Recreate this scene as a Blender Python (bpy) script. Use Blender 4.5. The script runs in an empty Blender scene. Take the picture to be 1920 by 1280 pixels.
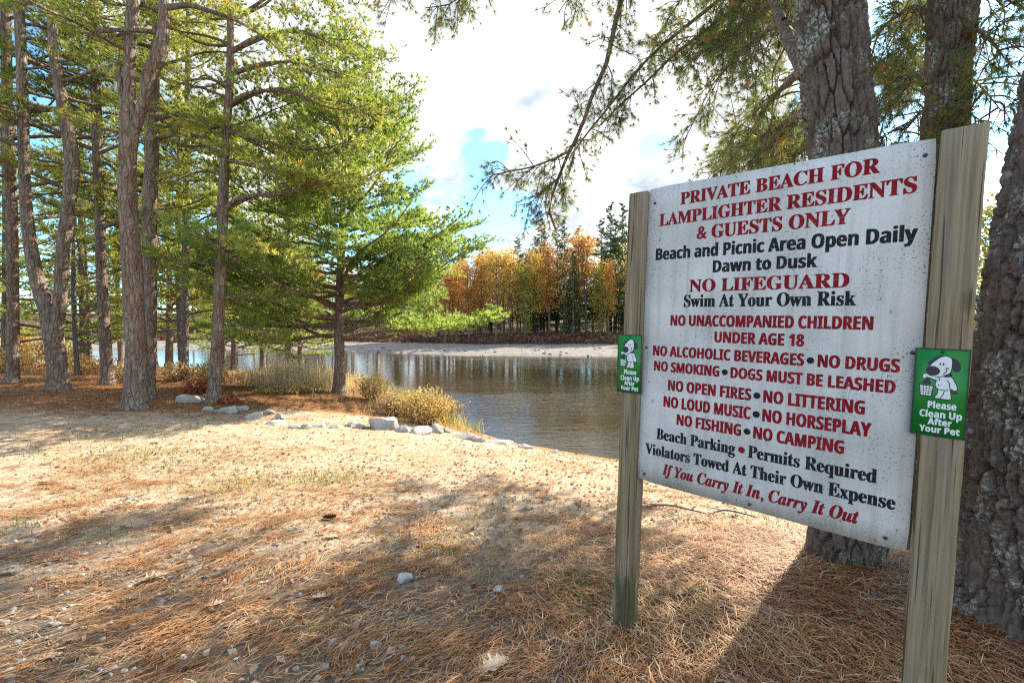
import bpy, math, random
import numpy as np
from mathutils import Vector, Matrix
C = bpy.context.scene.collection
sc = bpy.context.scene
R = math.radians
rng = np.random.default_rng(7)
random.seed(7)

# ------------------------------------------------------------------ camera
F_PX, CAM_H = 853.0, 1.6
PITCH = math.atan(22 / F_PX)
cd = bpy.data.cameras.new('camera')
cd.sensor_width = 36.0
cd.lens = F_PX / 1920 * 36
cd.clip_start, cd.clip_end = 0.05, 3000
cam = bpy.data.objects.new('camera', cd)
C.objects.link(cam)
cam.location = (0, 0, CAM_H)
cam.rotation_euler = (math.pi / 2 - PITCH, 0, 0)
sc.camera = cam

# ------------------------------------------------------------------ light
SUN_AZ, SUN_EL = R(46), R(35)           # azimuth measured from +Y towards +X
SUN = np.array([math.sin(SUN_AZ) * math.cos(SUN_EL), math.cos(SUN_AZ) * math.cos(SUN_EL), math.sin(SUN_EL)])
sl = bpy.data.lights.new('sun', 'SUN')
sl.energy = 5.0
sl.angle = R(0.5)
sl.color = (1.0, 0.93, 0.80)
so = bpy.data.objects.new('sun', sl)
C.objects.link(so)
so.location = (20, 30, 40)
so.rotation_euler = Vector(-SUN).to_track_quat('-Z', 'Y').to_euler()

sc.view_settings.view_transform = 'Standard'
sc.view_settings.look = 'None'
sc.view_settings.gamma = 1
sc.view_settings.exposure = 1.5
sc.cycles.max_bounces = 6
sc.cycles.diffuse_bounces = 3
sc.cycles.glossy_bounces = 3
sc.cycles.transmission_bounces = 3
sc.cycles.transparent_max_bounces = 8
sc.cycles.sample_clamp_indirect = 4.0
sc.cycles.use_denoising = False
sc.cycles.filter_width = 1.15
sc.cycles.caustics_reflective = False
sc.cycles.caustics_refractive = False


def ray(px, py):
    x, y = (px - 960) / F_PX, -(py - 640) / F_PX
    cp, sp = math.cos(PITCH), math.sin(PITCH)
    return np.array([x, cp + y * sp, -sp + y * cp])


def P(px, py, Y):
    """the point seen at a photo pixel that lies Y metres ahead"""
    d = ray(px, py)
    return np.array([0, 0, CAM_H]) + d * (Y / d[1])


# ------------------------------------------------------------------ node helper
class N:
    def __init__(self, tree):
        self.t = tree
        self.n = tree.nodes
        self.l = tree.links

    def add(self, kind, _ins=None, **props):
        nd = self.n.new(kind)
        for k, v in props.items():
            setattr(nd, k, v)
        for k, v in (_ins or {}).items():
            s = nd.inputs[k]
            if isinstance(v, bpy.types.NodeSocket):
                self.l.new(v, s)
            else:
                s.default_value = v
        return nd

    def math(self, op, a, b=0.0, c=None, clamp=False):
        ins = {0: a, 1: b}
        if c is not None:
            ins[2] = c
        return self.add('ShaderNodeMath', ins, operation=op, use_clamp=clamp).outputs[0]

    def rng(self, v, a, b, c=0.0, d=1.0):
        return self.add('ShaderNodeMapRange', {0: v, 1: a, 2: b, 3: c, 4: d}, clamp=True).outputs[0]

    def noise(self, vec, scale, detail=4.0, rough=0.55, dist=0.0):
        ins = {'Scale': scale, 'Detail': detail, 'Roughness': rough, 'Distortion': dist}
        if vec is not None:
            ins['Vector'] = vec
        return self.add('ShaderNodeTexNoise', ins).outputs[0]

    def mapping(self, vec, scale=(1, 1, 1), loc=(0, 0, 0)):
        return self.add('ShaderNodeMapping', {'Vector': vec, 'Scale': scale, 'Location': loc}).outputs[0]

    def mix(self, fac, a, b, mode='MIX'):
        nd = self.add('ShaderNodeMix', data_type='RGBA', blend_type=mode)
        for i, v in ((0, fac), (6, a), (7, b)):
            if isinstance(v, bpy.types.NodeSocket):
                self.l.new(v, nd.inputs[i])
            else:
                nd.inputs[i].default_value = (*v, 1) if isinstance(v, tuple) and len(v) == 3 else v
        return nd.outputs[2]

    def ramp(self, fac, stops, interp='LINEAR'):
        nd = self.add('ShaderNodeValToRGB', {0: fac})
        cr = nd.color_ramp
        cr.interpolation = interp
        while len(cr.elements) < len(stops):
            cr.elements.new(0.5)
        for e, (p, c) in zip(cr.elements, stops):
            e.position = p
            e.color = (*c, 1)
        return nd.outputs[0]

    def bump(self, h, strength=0.5, dist=0.02):
        return self.add('ShaderNodeBump', {'Height': h, 'Strength': strength, 'Distance': dist}).outputs[0]


def material(name):
    m = bpy.data.materials.new(name)
    m.use_nodes = True
    m.node_tree.nodes.clear()
    n = N(m.node_tree)
    out = n.add('ShaderNodeOutputMaterial')
    return m, n, out


def bsdf(n, out, color, rough=0.8, normal=None, spec=0.3, extra=None):
    ins = {'Base Color': color if isinstance(color, bpy.types.NodeSocket) else (*color, 1), 'Roughness': rough,
           'Specular IOR Level': spec}
    if normal is not None:
        ins['Normal'] = normal
    ins.update(extra or {})
    b = n.add('ShaderNodeBsdfPrincipled', ins)
    n.l.new(b.outputs[0], out.inputs[0])
    return b


# ------------------------------------------------------------------ sky: clear blue with bright broken cloud
w = bpy.data.worlds.new('World')
sc.world = w
w.use_nodes = True
w.node_tree.nodes.clear()
n = N(w.node_tree)
out = n.add('ShaderNodeOutputWorld')
sky = n.add('ShaderNodeTexSky', sky_type='NISHITA', sun_disc=False, sun_elevation=SUN_EL, sun_rotation=SUN_AZ,
            altitude=200, air_density=1.0, dust_density=0.4, ozone_density=1.6)
skyc = n.mix(1.0, sky.outputs[0], (0.62, 1.0, 1.25), 'MULTIPLY')
tc = n.add('ShaderNodeTexCoord').outputs['Generated']
sep = n.add('ShaderNodeSeparateXYZ', {0: tc})
zz = n.math('ADD', n.math('MAXIMUM', sep.outputs[2], 0.0), 0.22)
pv = n.add('ShaderNodeCombineXYZ', {0: n.math('DIVIDE', sep.outputs[0], zz), 1: n.math('DIVIDE', sep.outputs[1], zz), 2: 0.3}).outputs[0]
cn = n.noise(pv, 1.9, 9.0, 0.58, 0.2)
for (px, py, rad, wt) in [(1050, 130, 24, 0.30), (1120, 330, 9, 0.14), (880, 160, 12, 0.12),
                          (900, 285, 4.0, -0.34), (960, 300, 3.5, -0.18), (890, 415, 6, -0.36), (985, 395, 4, -0.24), (1215, 285, 4, -0.3), (780, 330, 5, -.2),
                          (100, 280, 12, -0.6), (330, 480, 7, -.3), (60, 60, 30, 0.08), (400, 200, 22, 0.10), (640, 420, 6, -0.2), (350, 470, 5, -0.2),
                          (1880, 120, 15, -0.75), (1700, 190, 6, -0.25), (1862, 340, 4, 0.3), (1120, 400, 8, 0.24), (840, 380, 4, .1)]:
    d = ray(px, py)
    d = d / np.linalg.norm(d)
    dp = n.add('ShaderNodeVectorMath', {0: tc, 1: tuple(d)}, operation='DOT_PRODUCT').outputs['Value']
    cn = n.math('ADD', cn, n.rng(dp, math.cos(R(rad)), 1.0, 0.0, wt))
cm = n.rng(cn, 0.44, 0.56)
shade = n.noise(pv, 3.1, 6.0, 0.6)
cloud = n.ramp(n.rng(shade, 0.3, 0.7), [(0, (0.40, 0.47, 0.56)), (0.38, (0.72, 0.76, 0.80)), (0.62, (1, 1, 1))])
bg1 = n.add('ShaderNodeBackground', {0: skyc, 1: 0.15})
bg2 = n.add('ShaderNodeBackground', {0: cloud, 1: 0.56})
mx = n.add('ShaderNodeMixShader', {0: cm, 1: bg1.outputs[0], 2: bg2.outputs[0]})
n.l.new(mx.outputs[0], out.inputs[0])


# ------------------------------------------------------------------ numeric helpers
def hash3(i, j, k):
    h = (i.astype(np.int64) * 374761393 + j.astype(np.int64) * 668265263 + k.astype(np.int64) * 2147483647) & 0xffffffff
    h = ((h ^ (h >> 13)) * 1274126177) & 0xffffffff
    return ((h ^ (h >> 16)) & 0xffffff) / float(0xffffff)


def vnoise(x, y, z=0.0):
    x, y = np.asarray(x, float), np.asarray(y, float)
    z = np.zeros_like(x) + z
    xi, yi, zi = np.floor(x), np.floor(y), np.floor(z)
    fx, fy, fz = x - xi, y - yi, z - zi
    fx, fy, fz = [f * f * (3 - 2 * f) for f in (fx, fy, fz)]
    r = 0
    for a in (0, 1):
        for b in (0, 1):
            for c in (0, 1):
                r = r + hash3(xi + a, yi + b, zi + c) * (fx if a else 1 - fx) * (fy if b else 1 - fy) * (fz if c else 1 - fz)
    return r * 2 - 1


def fbm(x, y, z=0.0, o=4):
    s, a, t = 0, 1.0, 0
    for i in range(o):
        s = s + a * vnoise(np.asarray(x) * 2 ** i + 17 * i, np.asarray(y) * 2 ** i, np.asarray(z) * 2 ** i)
        t += a
        a *= 0.5
    return s / t


def norm(v):
    return v / np.maximum(np.linalg.norm(v, axis=-1, keepdims=True), 1e-9)


def smooth(a, b, x):
    t = np.clip((x - a) / (b - a), 0, 1)
    return t * t * (3 - 2 * t)


# ------------------------------------------------------------------ mesh builder
class MB:
    def __init__(self):
        self.v, self.f, self.a, self.n = [], [], [], 0

    def add(self, verts, faces, tint=None):
        verts = np.asarray(verts, float).reshape(-1, 3)
        faces = np.asarray(faces, int)
        self.v.append(verts)
        self.f.append(faces + self.n)
        if tint is None:
            tint = np.full(len(faces), 0.5)
        self.a.append(np.broadcast_to(np.asarray(tint, float), (len(faces),)))
        self.n += len(verts)
        return self

    def mesh(self, name, smooth_=False, base=(0, 0, 0)):
        V = np.concatenate(self.v) - np.asarray(base)
        me = bpy.data.meshes.new(name)
        me.vertices.add(len(V))
        me.vertices.foreach_set('co', V.astype(np.float32).ravel())
        loops = np.concatenate([f.ravel() for f in self.f])
        tot = np.concatenate([np.full(len(f), f.shape[1]) for f in self.f])
        st = np.concatenate([[0], np.cumsum(tot)[:-1]])
        me.loops.add(len(loops))
        me.loops.foreach_set('vertex_index', loops.astype(np.int32))
        me.polygons.add(len(tot))
        me.polygons.foreach_set('loop_start', st.astype(np.int32))
        me.polygons.foreach_set('loop_total', tot.astype(np.int32))
        if smooth_:
            me.polygons.foreach_set('use_smooth', np.ones(len(tot), bool))
        at = me.attributes.new('tint', 'FLOAT', 'FACE')
        at.data.foreach_set('value', np.concatenate(self.a).astype(np.float32))
        me.update(calc_edges=True)
        return me


def link(name, me, mat, parent=None, loc=None):
    o = bpy.data.objects.new(name, me)
    C.objects.link(o)
    if mat is not None and len(me.materials) == 0:
        me.materials.append(mat)
    if parent is not None:
        o.parent = parent
    if loc is not None:
        o.location = loc
    return o


def tag(o, label, cat, group=None):
    o['label'] = label
    o['category'] = cat
    if group:
        o['group'] = group
    return o


def empty(name, loc, label, cat, group=None):
    o = bpy.data.objects.new(name, None)
    C.objects.link(o)
    o.location = tuple(loc)
    o.empty_display_size = 0.2
    return tag(o, label, cat, group)


def tube(mb, pts, rad, seg=10, cap=True, jitter=0.0):
    pts = np.asarray(pts, float)
    rad = np.broadcast_to(np.asarray(rad, float), (len(pts),))
    t = norm(np.gradient(pts, axis=0))
    ref = np.array([0.0, 0, 1]) if abs(t[0][2]) < 0.8 else np.array([1.0, 0, 0])
    a = norm(np.cross(t, ref))
    b = np.cross(t, a)
    ang = np.linspace(0, 2 * math.pi, seg, endpoint=False)
    ring = a[:, None, :] * np.cos(ang)[None, :, None] + b[:, None, :] * np.sin(ang)[None, :, None]
    rr = rad[:, None, None] * np.ones((len(pts), seg, 1))
    if jitter:
        rr = rr * (1 + jitter * fbm(pts[:, None, 2] * 3 + ang[None] * 0, np.cos(ang)[None] * 1.5 + pts[:, None, 0], np.sin(ang)[None] * 1.5)[..., None])
    V = (pts[:, None, :] + ring * rr).reshape(-1, 3)
    i = np.arange(len(pts) - 1)[:, None] * seg
    j = np.arange(seg)[None]
    k = (j + 1) % seg
    Fq = np.stack([i + j, i + k, i + seg + k, i + seg + j], -1).reshape(-1, 4)
    mb.add(V, Fq)
    if cap:
        c = np.array([pts[-1] + t[-1] * rad[-1] * 0.3])
        o = mb.n
        base = (len(pts) - 1) * seg
        tri = np.stack([np.arange(seg) + base, (np.arange(seg) + 1) % seg + base], -1)
        first = o - len(V)
        mb.v.append(c)
        mb.f.append(np.concatenate([tri + first, np.full((seg, 1), o)], 1))
        mb.a.append(np.full(seg, 0.5))
        mb.n += 1


def resample(pts, n_):
    pts = np.asarray(pts, float)
    d = np.concatenate([[0], np.cumsum(np.linalg.norm(np.diff(pts, axis=0), axis=1))])
    # smooth cubic through the points
    u = np.linspace(0, d[-1], n_)
    m = np.gradient(pts, d, axis=0)
    i = np.clip(np.searchsorted(d, u, side='right') - 1, 0, len(d) - 2)
    h = (d[i + 1] - d[i])[:, None]
    t = ((u - d[i]) / h[:, 0])[:, None]
    return ((2 * t ** 3 - 3 * t ** 2 + 1) * pts[i] + (t ** 3 - 2 * t ** 2 + t) * h * m[i]
            + (-2 * t ** 3 + 3 * t ** 2) * pts[i + 1] + (t ** 3 - t ** 2) * h * m[i + 1])


def tufts(mb, pos, dirs, K, length, width, spread=0.8, tint=None, g=None):
    """K needle triangles fanning round each direction"""
    g = g or rng
    Nn = len(pos)
    if Nn == 0:
        return
    pos = np.repeat(pos, K, 0)
    d = np.repeat(norm(dirs), K, 0)
    r = norm(g.normal(size=(Nn * K, 3)))
    s = spread * (0.25 + 0.75 * g.random((Nn * K, 1)))
    nd = norm(d + r * s)
    L = length * (0.7 + 0.5 * g.random((Nn * K, 1)))
    side = norm(np.cross(nd, norm(g.normal(size=(Nn * K, 3))))) * width / 2
    V = np.stack([pos - side, pos + side, pos + nd * L], 1).reshape(-1, 3)
    Fc = np.arange(Nn * K * 3).reshape(-1, 3)
    if tint is None:
        tint = g.random(Nn)
    mb.add(V, Fc, np.repeat(tint, K))


def leaves(mb, pos, size, tint, g=None, flat=0.0):
    """small folded leaf faces, one per position"""
    g = g or rng
    Nn = len(pos)
    u = norm(g.normal(size=(Nn, 3)) * np.array([1, 1, 1 - flat]))
    v = norm(np.cross(u, g.normal(size=(Nn, 3))))
    s = (size * (0.6 + 0.8 * g.random(Nn)))[:, None]
    nrm = np.cross(u, v)
    V = np.stack([pos - u * s * 0.5, pos + v * s * 0.32 + nrm * s * 0.1, pos + u * s * 0.55, pos - v * s * 0.32 + nrm * s * 0.1], 1).reshape(-1, 3)
    mb.add(V, np.arange(Nn * 4).reshape(-1, 4), tint)


# ------------------------------------------------------------------ terrain
NEAR = np.array([(200, 60), (60, 34), (30, 28), (18, 24), (11, 19), (7, 12), (4.5, 9.2), (3.2, 8.4), (1.85, 8.3), (0.11, 9.5), (-0.73, 10.4), (-1.5, 11.9), (-2.2, 13.6), (-3.6, 16),
                 (-5.1, 18.3), (-6.9, 21), (-9.9, 23.5), (-15, 25), (-22, 28), (-28, 30.5), (-60, 38), (-200, 60)], float)
FAR = np.array([(200, 70), (90, 46), (40, 39), (9, 41), (-5, 42.5), (-15, 48.7), (-30, 55), (-60, 60), (-200, 85)], float)
WATER = -0.8


def dist_poly(x, y, poly):
    best = np.full(np.shape(x), 1e9)
    for a, b in zip(poly[:-1], poly[1:]):
        ab = b - a
        t = np.clip(((x - a[0]) * ab[0] + (y - a[1]) * ab[1]) / (ab @ ab), 0, 1)
        best = np.minimum(best, np.hypot(x - a[0] - t * ab[0], y - a[1] - t * ab[1]))
    return best


def ypoly(x, poly):
    o = np.argsort(poly[:, 0])
    return np.interp(x, poly[o, 0], poly[o, 1])


def terrain(x, y):
    x, y = np.asarray(x, float), np.asarray(y, float)
    dn, df = dist_poly(x, y, NEAR), dist_poly(x, y, FAR)
    near, far = y < ypoly(x, NEAR), y > ypoly(x, FAR)
    zn = WATER + 0.80 * (1 - np.exp(-dn / 3.2)) + 0.02
    zf = WATER + 0.02 + 0.75 * (1 - np.exp(-df / 7.0)) + 1.0 * smooth(15, 20, df) + 2.5 * smooth(20, 60, df) + 10 * smooth(60, 300, df)
    zw = WATER - 0.02 - 0.9 * (1 - np.exp(-np.minimum(dn, df) / 2.5))
    z = np.where(near, zn, np.where(far, zf, zw))
    z = z + np.where(near | far, 1, 0.2) * (0.035 * fbm(x * 0.55, y * 0.55, 3.1, 3) * np.clip(dn / 1.5, 0, 1) + 0.012 * fbm(x * 3, y * 3, 9.0, 3))
    # mound of needles at the big right-hand trunks
    z = z + 0.10 * np.exp(-((x - 2.3) ** 2 + (y - 3.0) ** 2) / 0.9) + 0.08 * np.exp(-((x - 3.0) ** 2 + (y - 2.3) ** 2) / 0.8)
    return z


def tz(x, y):
    return float(terrain(np.array([x]), np.array([y]))[0])


def hit(px, py):
    d = ray(px, py)
    t = np.concatenate([np.arange(0.8, 20, 0.02), np.arange(20, 140, 0.1)])
    p = np.array([0, 0, CAM_H]) + t[:, None] * d
    below = np.nonzero(p[:, 2] < terrain(p[:, 0], p[:, 1]))[0]
    i = below[0] if len(below) else -1
    return p[i]


# ------------------------------------------------------------------ materials
def bark_mat(name, c1, c2, lichen=0.25, scale=1.0, bump=0.6, plates=True):
    m, n, out = material(name)
    tc = n.add('ShaderNodeTexCoord').outputs['Object']
    mp = n.mapping(tc, (9 * scale, 9 * scale, 2.6 * scale))
    warp = n.add('ShaderNodeVectorMath', {0: mp, 1: n.add('ShaderNodeTexNoise', {'Vector': mp, 'Scale': 1.4, 'Detail': 3.0}).outputs[1]}, operation='ADD').outputs[0]
    vor = n.add('ShaderNodeTexVoronoi', {'Vector': warp, 'Scale': 1.3}, feature='DISTANCE_TO_EDGE').outputs[0]
    fine = n.noise(mp, 3.5, 6.0, 0.65)
    col = n.mix(n.rng(n.noise(mp, 0.9, 5.0, 0.6), 0.3, 0.7), c1, c2)
    col = n.mix(n.rng(fine, 0.35, 0.7, 0.0, 0.5), col, tuple(v * 1.5 for v in c2))
    li = n.math('MULTIPLY', n.rng(n.noise(tc, 3.2, 3.0, 0.6), 0.48, 0.6), n.rng(n.noise(tc, 44.0, 4.0, 0.72), 0.50, 0.56))
    col = n.mix(n.math('MULTIPLY', li, lichen), col, (0.42, 0.44, 0.36))
    h = n.math('ADD', n.math('MULTIPLY', n.rng(vor, 0.0, 0.16), 1.0 if plates else 0.0), n.math('MULTIPLY', fine, 0.55))
    bsdf(n, out, col, 0.92, n.bump(h, bump, 0.035 / scale), 0.15)
    return m


M = {}
M['bark'] = bark_mat('pine_bark', (0.095, 0.058, 0.038), (0.27, 0.19, 0.14), 0.45, 1.0, 1.0)
M['bark_far'] = bark_mat('far_bark', (0.095, 0.073, 0.058), (0.21, 0.165, 0.135), 0.4, 1.0, 0.9)
M['bark_near'] = bark_mat('furrowed_bark', (0.065, 0.045, 0.034), (0.165, 0.122, 0.09), 0.9, 2.2, 1.0, False)


def leaf_mat(name, stops, trans=0.4, tcol=1.5, rough=0.6):
    """two-sided leaf or needle: diffuse plus light let through, hue from the tint of each tuft"""
    m, n, out = material(name)
    t = n.add('ShaderNodeAttribute', attribute_name='tint').outputs['Fac']
    col = n.ramp(t, stops)
    b = n.add('ShaderNodeBsdfPrincipled', {'Base Color': col, 'Roughness': rough, 'Specular IOR Level': 0.25})
    tcn = n.mix(1.0, col, (tcol, tcol * 1.0, tcol * 0.55), 'MULTIPLY')
    tr = n.add('ShaderNodeBsdfTranslucent', {0: tcn})
    mx = n.add('ShaderNodeMixShader', {0: trans, 1: b.outputs[0], 2: tr.outputs[0]})
    n.l.new(mx.outputs[0], out.inputs[0])
    return m


M['needles'] = leaf_mat('pine_needles', [(0, (0.085, 0.105, 0.035)), (0.4, (0.20, 0.225, 0.06)), (0.85, (0.37, 0.36, 0.10)), (1.0, (0.50, 0.27, 0.07))], 0.5, 1.8)
M['needles_pale'] = leaf_mat('pale_pine_needles', [(0, (0.10, 0.145, 0.05)), (0.5, (0.22, 0.285, 0.085)), (1.0, (0.37, 0.41, 0.13))], 0.5, 1.8)
M['needles_dark'] = leaf_mat('dark_pine_needles', [(0, (0.065, 0.09, 0.045)), (0.5, (0.135, 0.165, 0.06)), (0.93, (0.24, 0.255, 0.085)), (1.0, (0.40, 0.20, 0.07))], 0.4, 1.6)
M['needles_far'] = leaf_mat('far_conifer_needles', [(0, (0.035, 0.07, 0.035)), (1, (0.085, 0.14, 0.06))], 0.3)
M['orange'] = leaf_mat('orange_leaves', [(0, (0.36, 0.15, 0.04)), (0.5, (0.56, 0.27, 0.07)), (1, (0.66, 0.40, 0.12))], 0.4, 1.2)
M['gold'] = leaf_mat('golden_leaves', [(0, (0.42, 0.24, 0.06)), (0.5, (0.60, 0.40, 0.11)), (1, (0.66, 0.50, 0.18))], 0.4, 1.2)
M['rust'] = leaf_mat('rust_leaves', [(0, (0.30, 0.12, 0.05)), (0.5, (0.50, 0.23, 0.08)), (1, (0.60, 0.34, 0.13))], 0.4, 1.2)
M['olive'] = leaf_mat('yellow_green_leaves', [(0, (0.20, 0.19, 0.04)), (0.5, (0.32, 0.29, 0.06)), (1, (0.48, 0.38, 0.08))], 0.4, 1.2)
M['shrub_yellow'] = leaf_mat('yellow_shrub_leaves', [(0, (0.36, 0.18, 0.09)), (0.5, (0.52, 0.34, 0.12)), (1, (0.60, 0.48, 0.17))], 0.35, 1.2)
M['shrub_tan'] = leaf_mat('tan_shrub_leaves', [(0, (0.30, 0.15, 0.08)), (0.5, (0.40, 0.26, 0.13)), (1, (0.46, 0.36, 0.16))], 0.3, 1.2)
M['red_leaf'] = leaf_mat('red_oak_leaves', [(0, (0.22, 0.05, 0.03)), (0.5, (0.36, 0.09, 0.05)), (1, (0.42, 0.20, 0.10))], 0.4, 1.2)
M['weeds'] = leaf_mat('dry_weeds', [(0, (0.44, 0.30, 0.17)), (0.6, (0.66, 0.52, 0.34)), (1, (0.68, 0.50, 0.20))], 0.3, 1.1)
M['under'] = leaf_mat('bank_undergrowth', [(0, (0.13, 0.06, 0.045)), (0.6, (0.22, 0.11, 0.07)), (0.9, (0.30, 0.22, 0.06)), (1, (0.12, 0.13, 0.04))], 0.3, 1.1)
M['grass'] = leaf_mat('grass_blades', [(0, (0.12, 0.17, 0.04)), (0.4, (0.24, 0.24, 0.07)), (1, (0.48, 0.40, 0.19))], 0.35, 1.2)
M['litter'] = leaf_mat('fallen_needles', [(0, (0.13, 0.048, 0.018)), (0.4, (0.34, 0.148, 0.054)), (0.75, (0.48, 0.26, 0.115)), (1, (0.64, 0.46, 0.27))], 0.15, 1.0)
M['dead_leaf'] = leaf_mat('dead_leaves', [(0, (0.22, 0.11, 0.06)), (0.5, (0.40, 0.26, 0.16)), (0.8, (0.52, 0.40, 0.29)), (1, (0.50, 0.16, 0.03))], 0.2, 1.0)


def rock_mat():
    m, n, out = material('granite')
    tc = n.add('ShaderNodeTexCoord').outputs['Object']
    t = n.add('ShaderNodeAttribute', attribute_name='tint').outputs['Fac']
    base = n.ramp(t, [(0, (0.09, 0.09, 0.095)), (0.5, (0.33, 0.31, 0.28)), (1, (0.52, 0.49, 0.44))])
    c = n.mix(n.rng(n.noise(tc, 30, 6, 0.7), 0.35, 0.68, 0, 0.65), base, (0.16, 0.145, 0.13))
    c = n.mix(n.rng(n.noise(tc, 4, 4, 0.6), 0.48, 0.68, 0, 0.7), c, (0.24, 0.185, 0.12))
    bsdf(n, out, c, 0.9, n.bump(n.noise(tc, 22, 6, 0.7), 0.5, 0.03), 0.2)
    return m


M['rock'] = rock_mat()


def ground_mat():
    m, n, out = material('sandy_forest_floor')
    tc = n.add('ShaderNodeTexCoord').outputs['Object']
    z = n.add('ShaderNodeAttribute', attribute_name='zone').outputs['Color']
    s = n.add('ShaderNodeSeparateColor', {0: z})
    n1 = n.noise(tc, 1.3, 6, 0.62)
    n2 = n.noise(tc, 9.0, 7, 0.68)
    n3 = n.noise(tc, 70.0, 5, 0.75)
    streak = n.noise(n.add('ShaderNodeMapping', {'Vector': tc, 'Scale': (55, 12, 12), 'Rotation': (0, 0, R(-35))}).outputs[0], 1.0, 5, 0.7, 0.8)
    sand = n.mix(n.rng(n2, 0.32, 0.68), (0.38, 0.275, 0.175), (0.60, 0.47, 0.325))
    sand = n.mix(n.rng(streak, 0.5, 0.72, 0, 0.55), sand, (0.30, 0.17, 0.085))
    sand = n.mix(n.rng(n1, 0.47, 0.66, 0, 0.6), sand, (0.36, 0.215, 0.10))
    patch = n.noise(tc, 3.2, 5, 0.7, 0.6)
    sand = n.mix(n.rng(patch, 0.54, 0.66, 0, 0.55), sand, (0.27, 0.165, 0.085))
    red = n.mix(n.rng(n2, 0.3, 0.7), (0.25, 0.105, 0.04), (0.44, 0.21, 0.085))
    red = n.mix(n.rng(streak, 0.48, 0.7, 0, 0.6), red, (0.47, 0.31, 0.17))
    grav = n.mix(n.rng(n3, 0.3, 0.7), (0.075, 0.058, 0.043), (0.30, 0.24, 0.175))
    grav = n.mix(n.rng(n2, 0.45, 0.7, 0, 0.8), grav, (0.32, 0.24, 0.16))
    beach = n.mix(n.rng(n1, 0.3, 0.7), (0.17, 0.15, 0.125), (0.27, 0.24, 0.205))
    wob = n.math('MULTIPLY', n.math('SUBTRACT', n1, 0.5), 1.1)
    f1 = n.rng(n.math('ADD', s.outputs[0], wob), 0.25, 0.75)
    f2 = n.rng(n.math('ADD', s.outputs[1], wob), 0.25, 0.75)
    col = n.mix(f1, sand, red)
    col = n.mix(f2, col, grav)
    col = n.mix(s.outputs[2], col, beach)
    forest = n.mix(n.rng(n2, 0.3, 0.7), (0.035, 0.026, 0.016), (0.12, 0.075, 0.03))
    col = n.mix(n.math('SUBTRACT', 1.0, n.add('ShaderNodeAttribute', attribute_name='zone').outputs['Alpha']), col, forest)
    speck = n.add('ShaderNodeTexVoronoi', {'Vector': tc, 'Scale': 14.0}, feature='F1')
    sp = n.math('MULTIPLY', n.math('LESS_THAN', speck.outputs['Distance'], 0.20),
                n.math('GREATER_THAN', n.add('ShaderNodeSeparateColor', {0: speck.outputs['Color']}).outputs[0], 0.72))
    col = n.mix(n.math('MULTIPLY', sp, 0.75), col, n.ramp(n.add('ShaderNodeSeparateColor', {0: speck.outputs['Color']}).outputs[1],
                [(0, (0.05, 0.045, 0.04)), (0.5, (0.28, 0.14, 0.06)), (0.8, (0.22, 0.21, 0.2)), (1, (0.55, 0.5, 0.42))], 'CONSTANT'))
    h = n.math('ADD', n.math('MULTIPLY', n2, 0.7), n.math('ADD', n.math('MULTIPLY', n3, 0.35), n.math('MULTIPLY', streak, 0.5)))
    bsdf(n, out, col, 0.95, n.bump(h, 0.8, 0.03), 0.1)
    return m


def water_mat():
    m, n, out = material('river_water')
    tc = n.add('ShaderNodeTexCoord').outputs['Object']
    mp = n.add('ShaderNodeMapping', {'Vector': tc, 'Rotation': (0, 0, R(12)), 'Scale': (1.0, 2.6, 1)}).outputs[0]
    a = n.noise(mp, 1.6, 5, 0.6, 0.6)
    b = n.noise(mp, 6.5, 3, 0.6, 0.3)
    calm = n.rng(n.noise(n.mapping(tc, (0.09, 0.22, 1)), 1.0, 3, 0.5), 0.35, 0.65, 0.35, 1.0)
    riffle = n.rng(n.add('ShaderNodeSeparateXYZ', {0: tc}).outputs[1], 26.0, 10.0, 0.6, 1.5)
    h = n.math('MULTIPLY', n.math('MULTIPLY', n.math('ADD', n.math('MULTIPLY', a, 0.75), n.math('MULTIPLY', b, 0.22)), calm), riffle)
    bsdf(n, out, (0.034, 0.029, 0.014), 0.05, n.bump(h, 0.5, 0.042), 0.5, {'IOR': 1.62})
    return m


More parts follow.
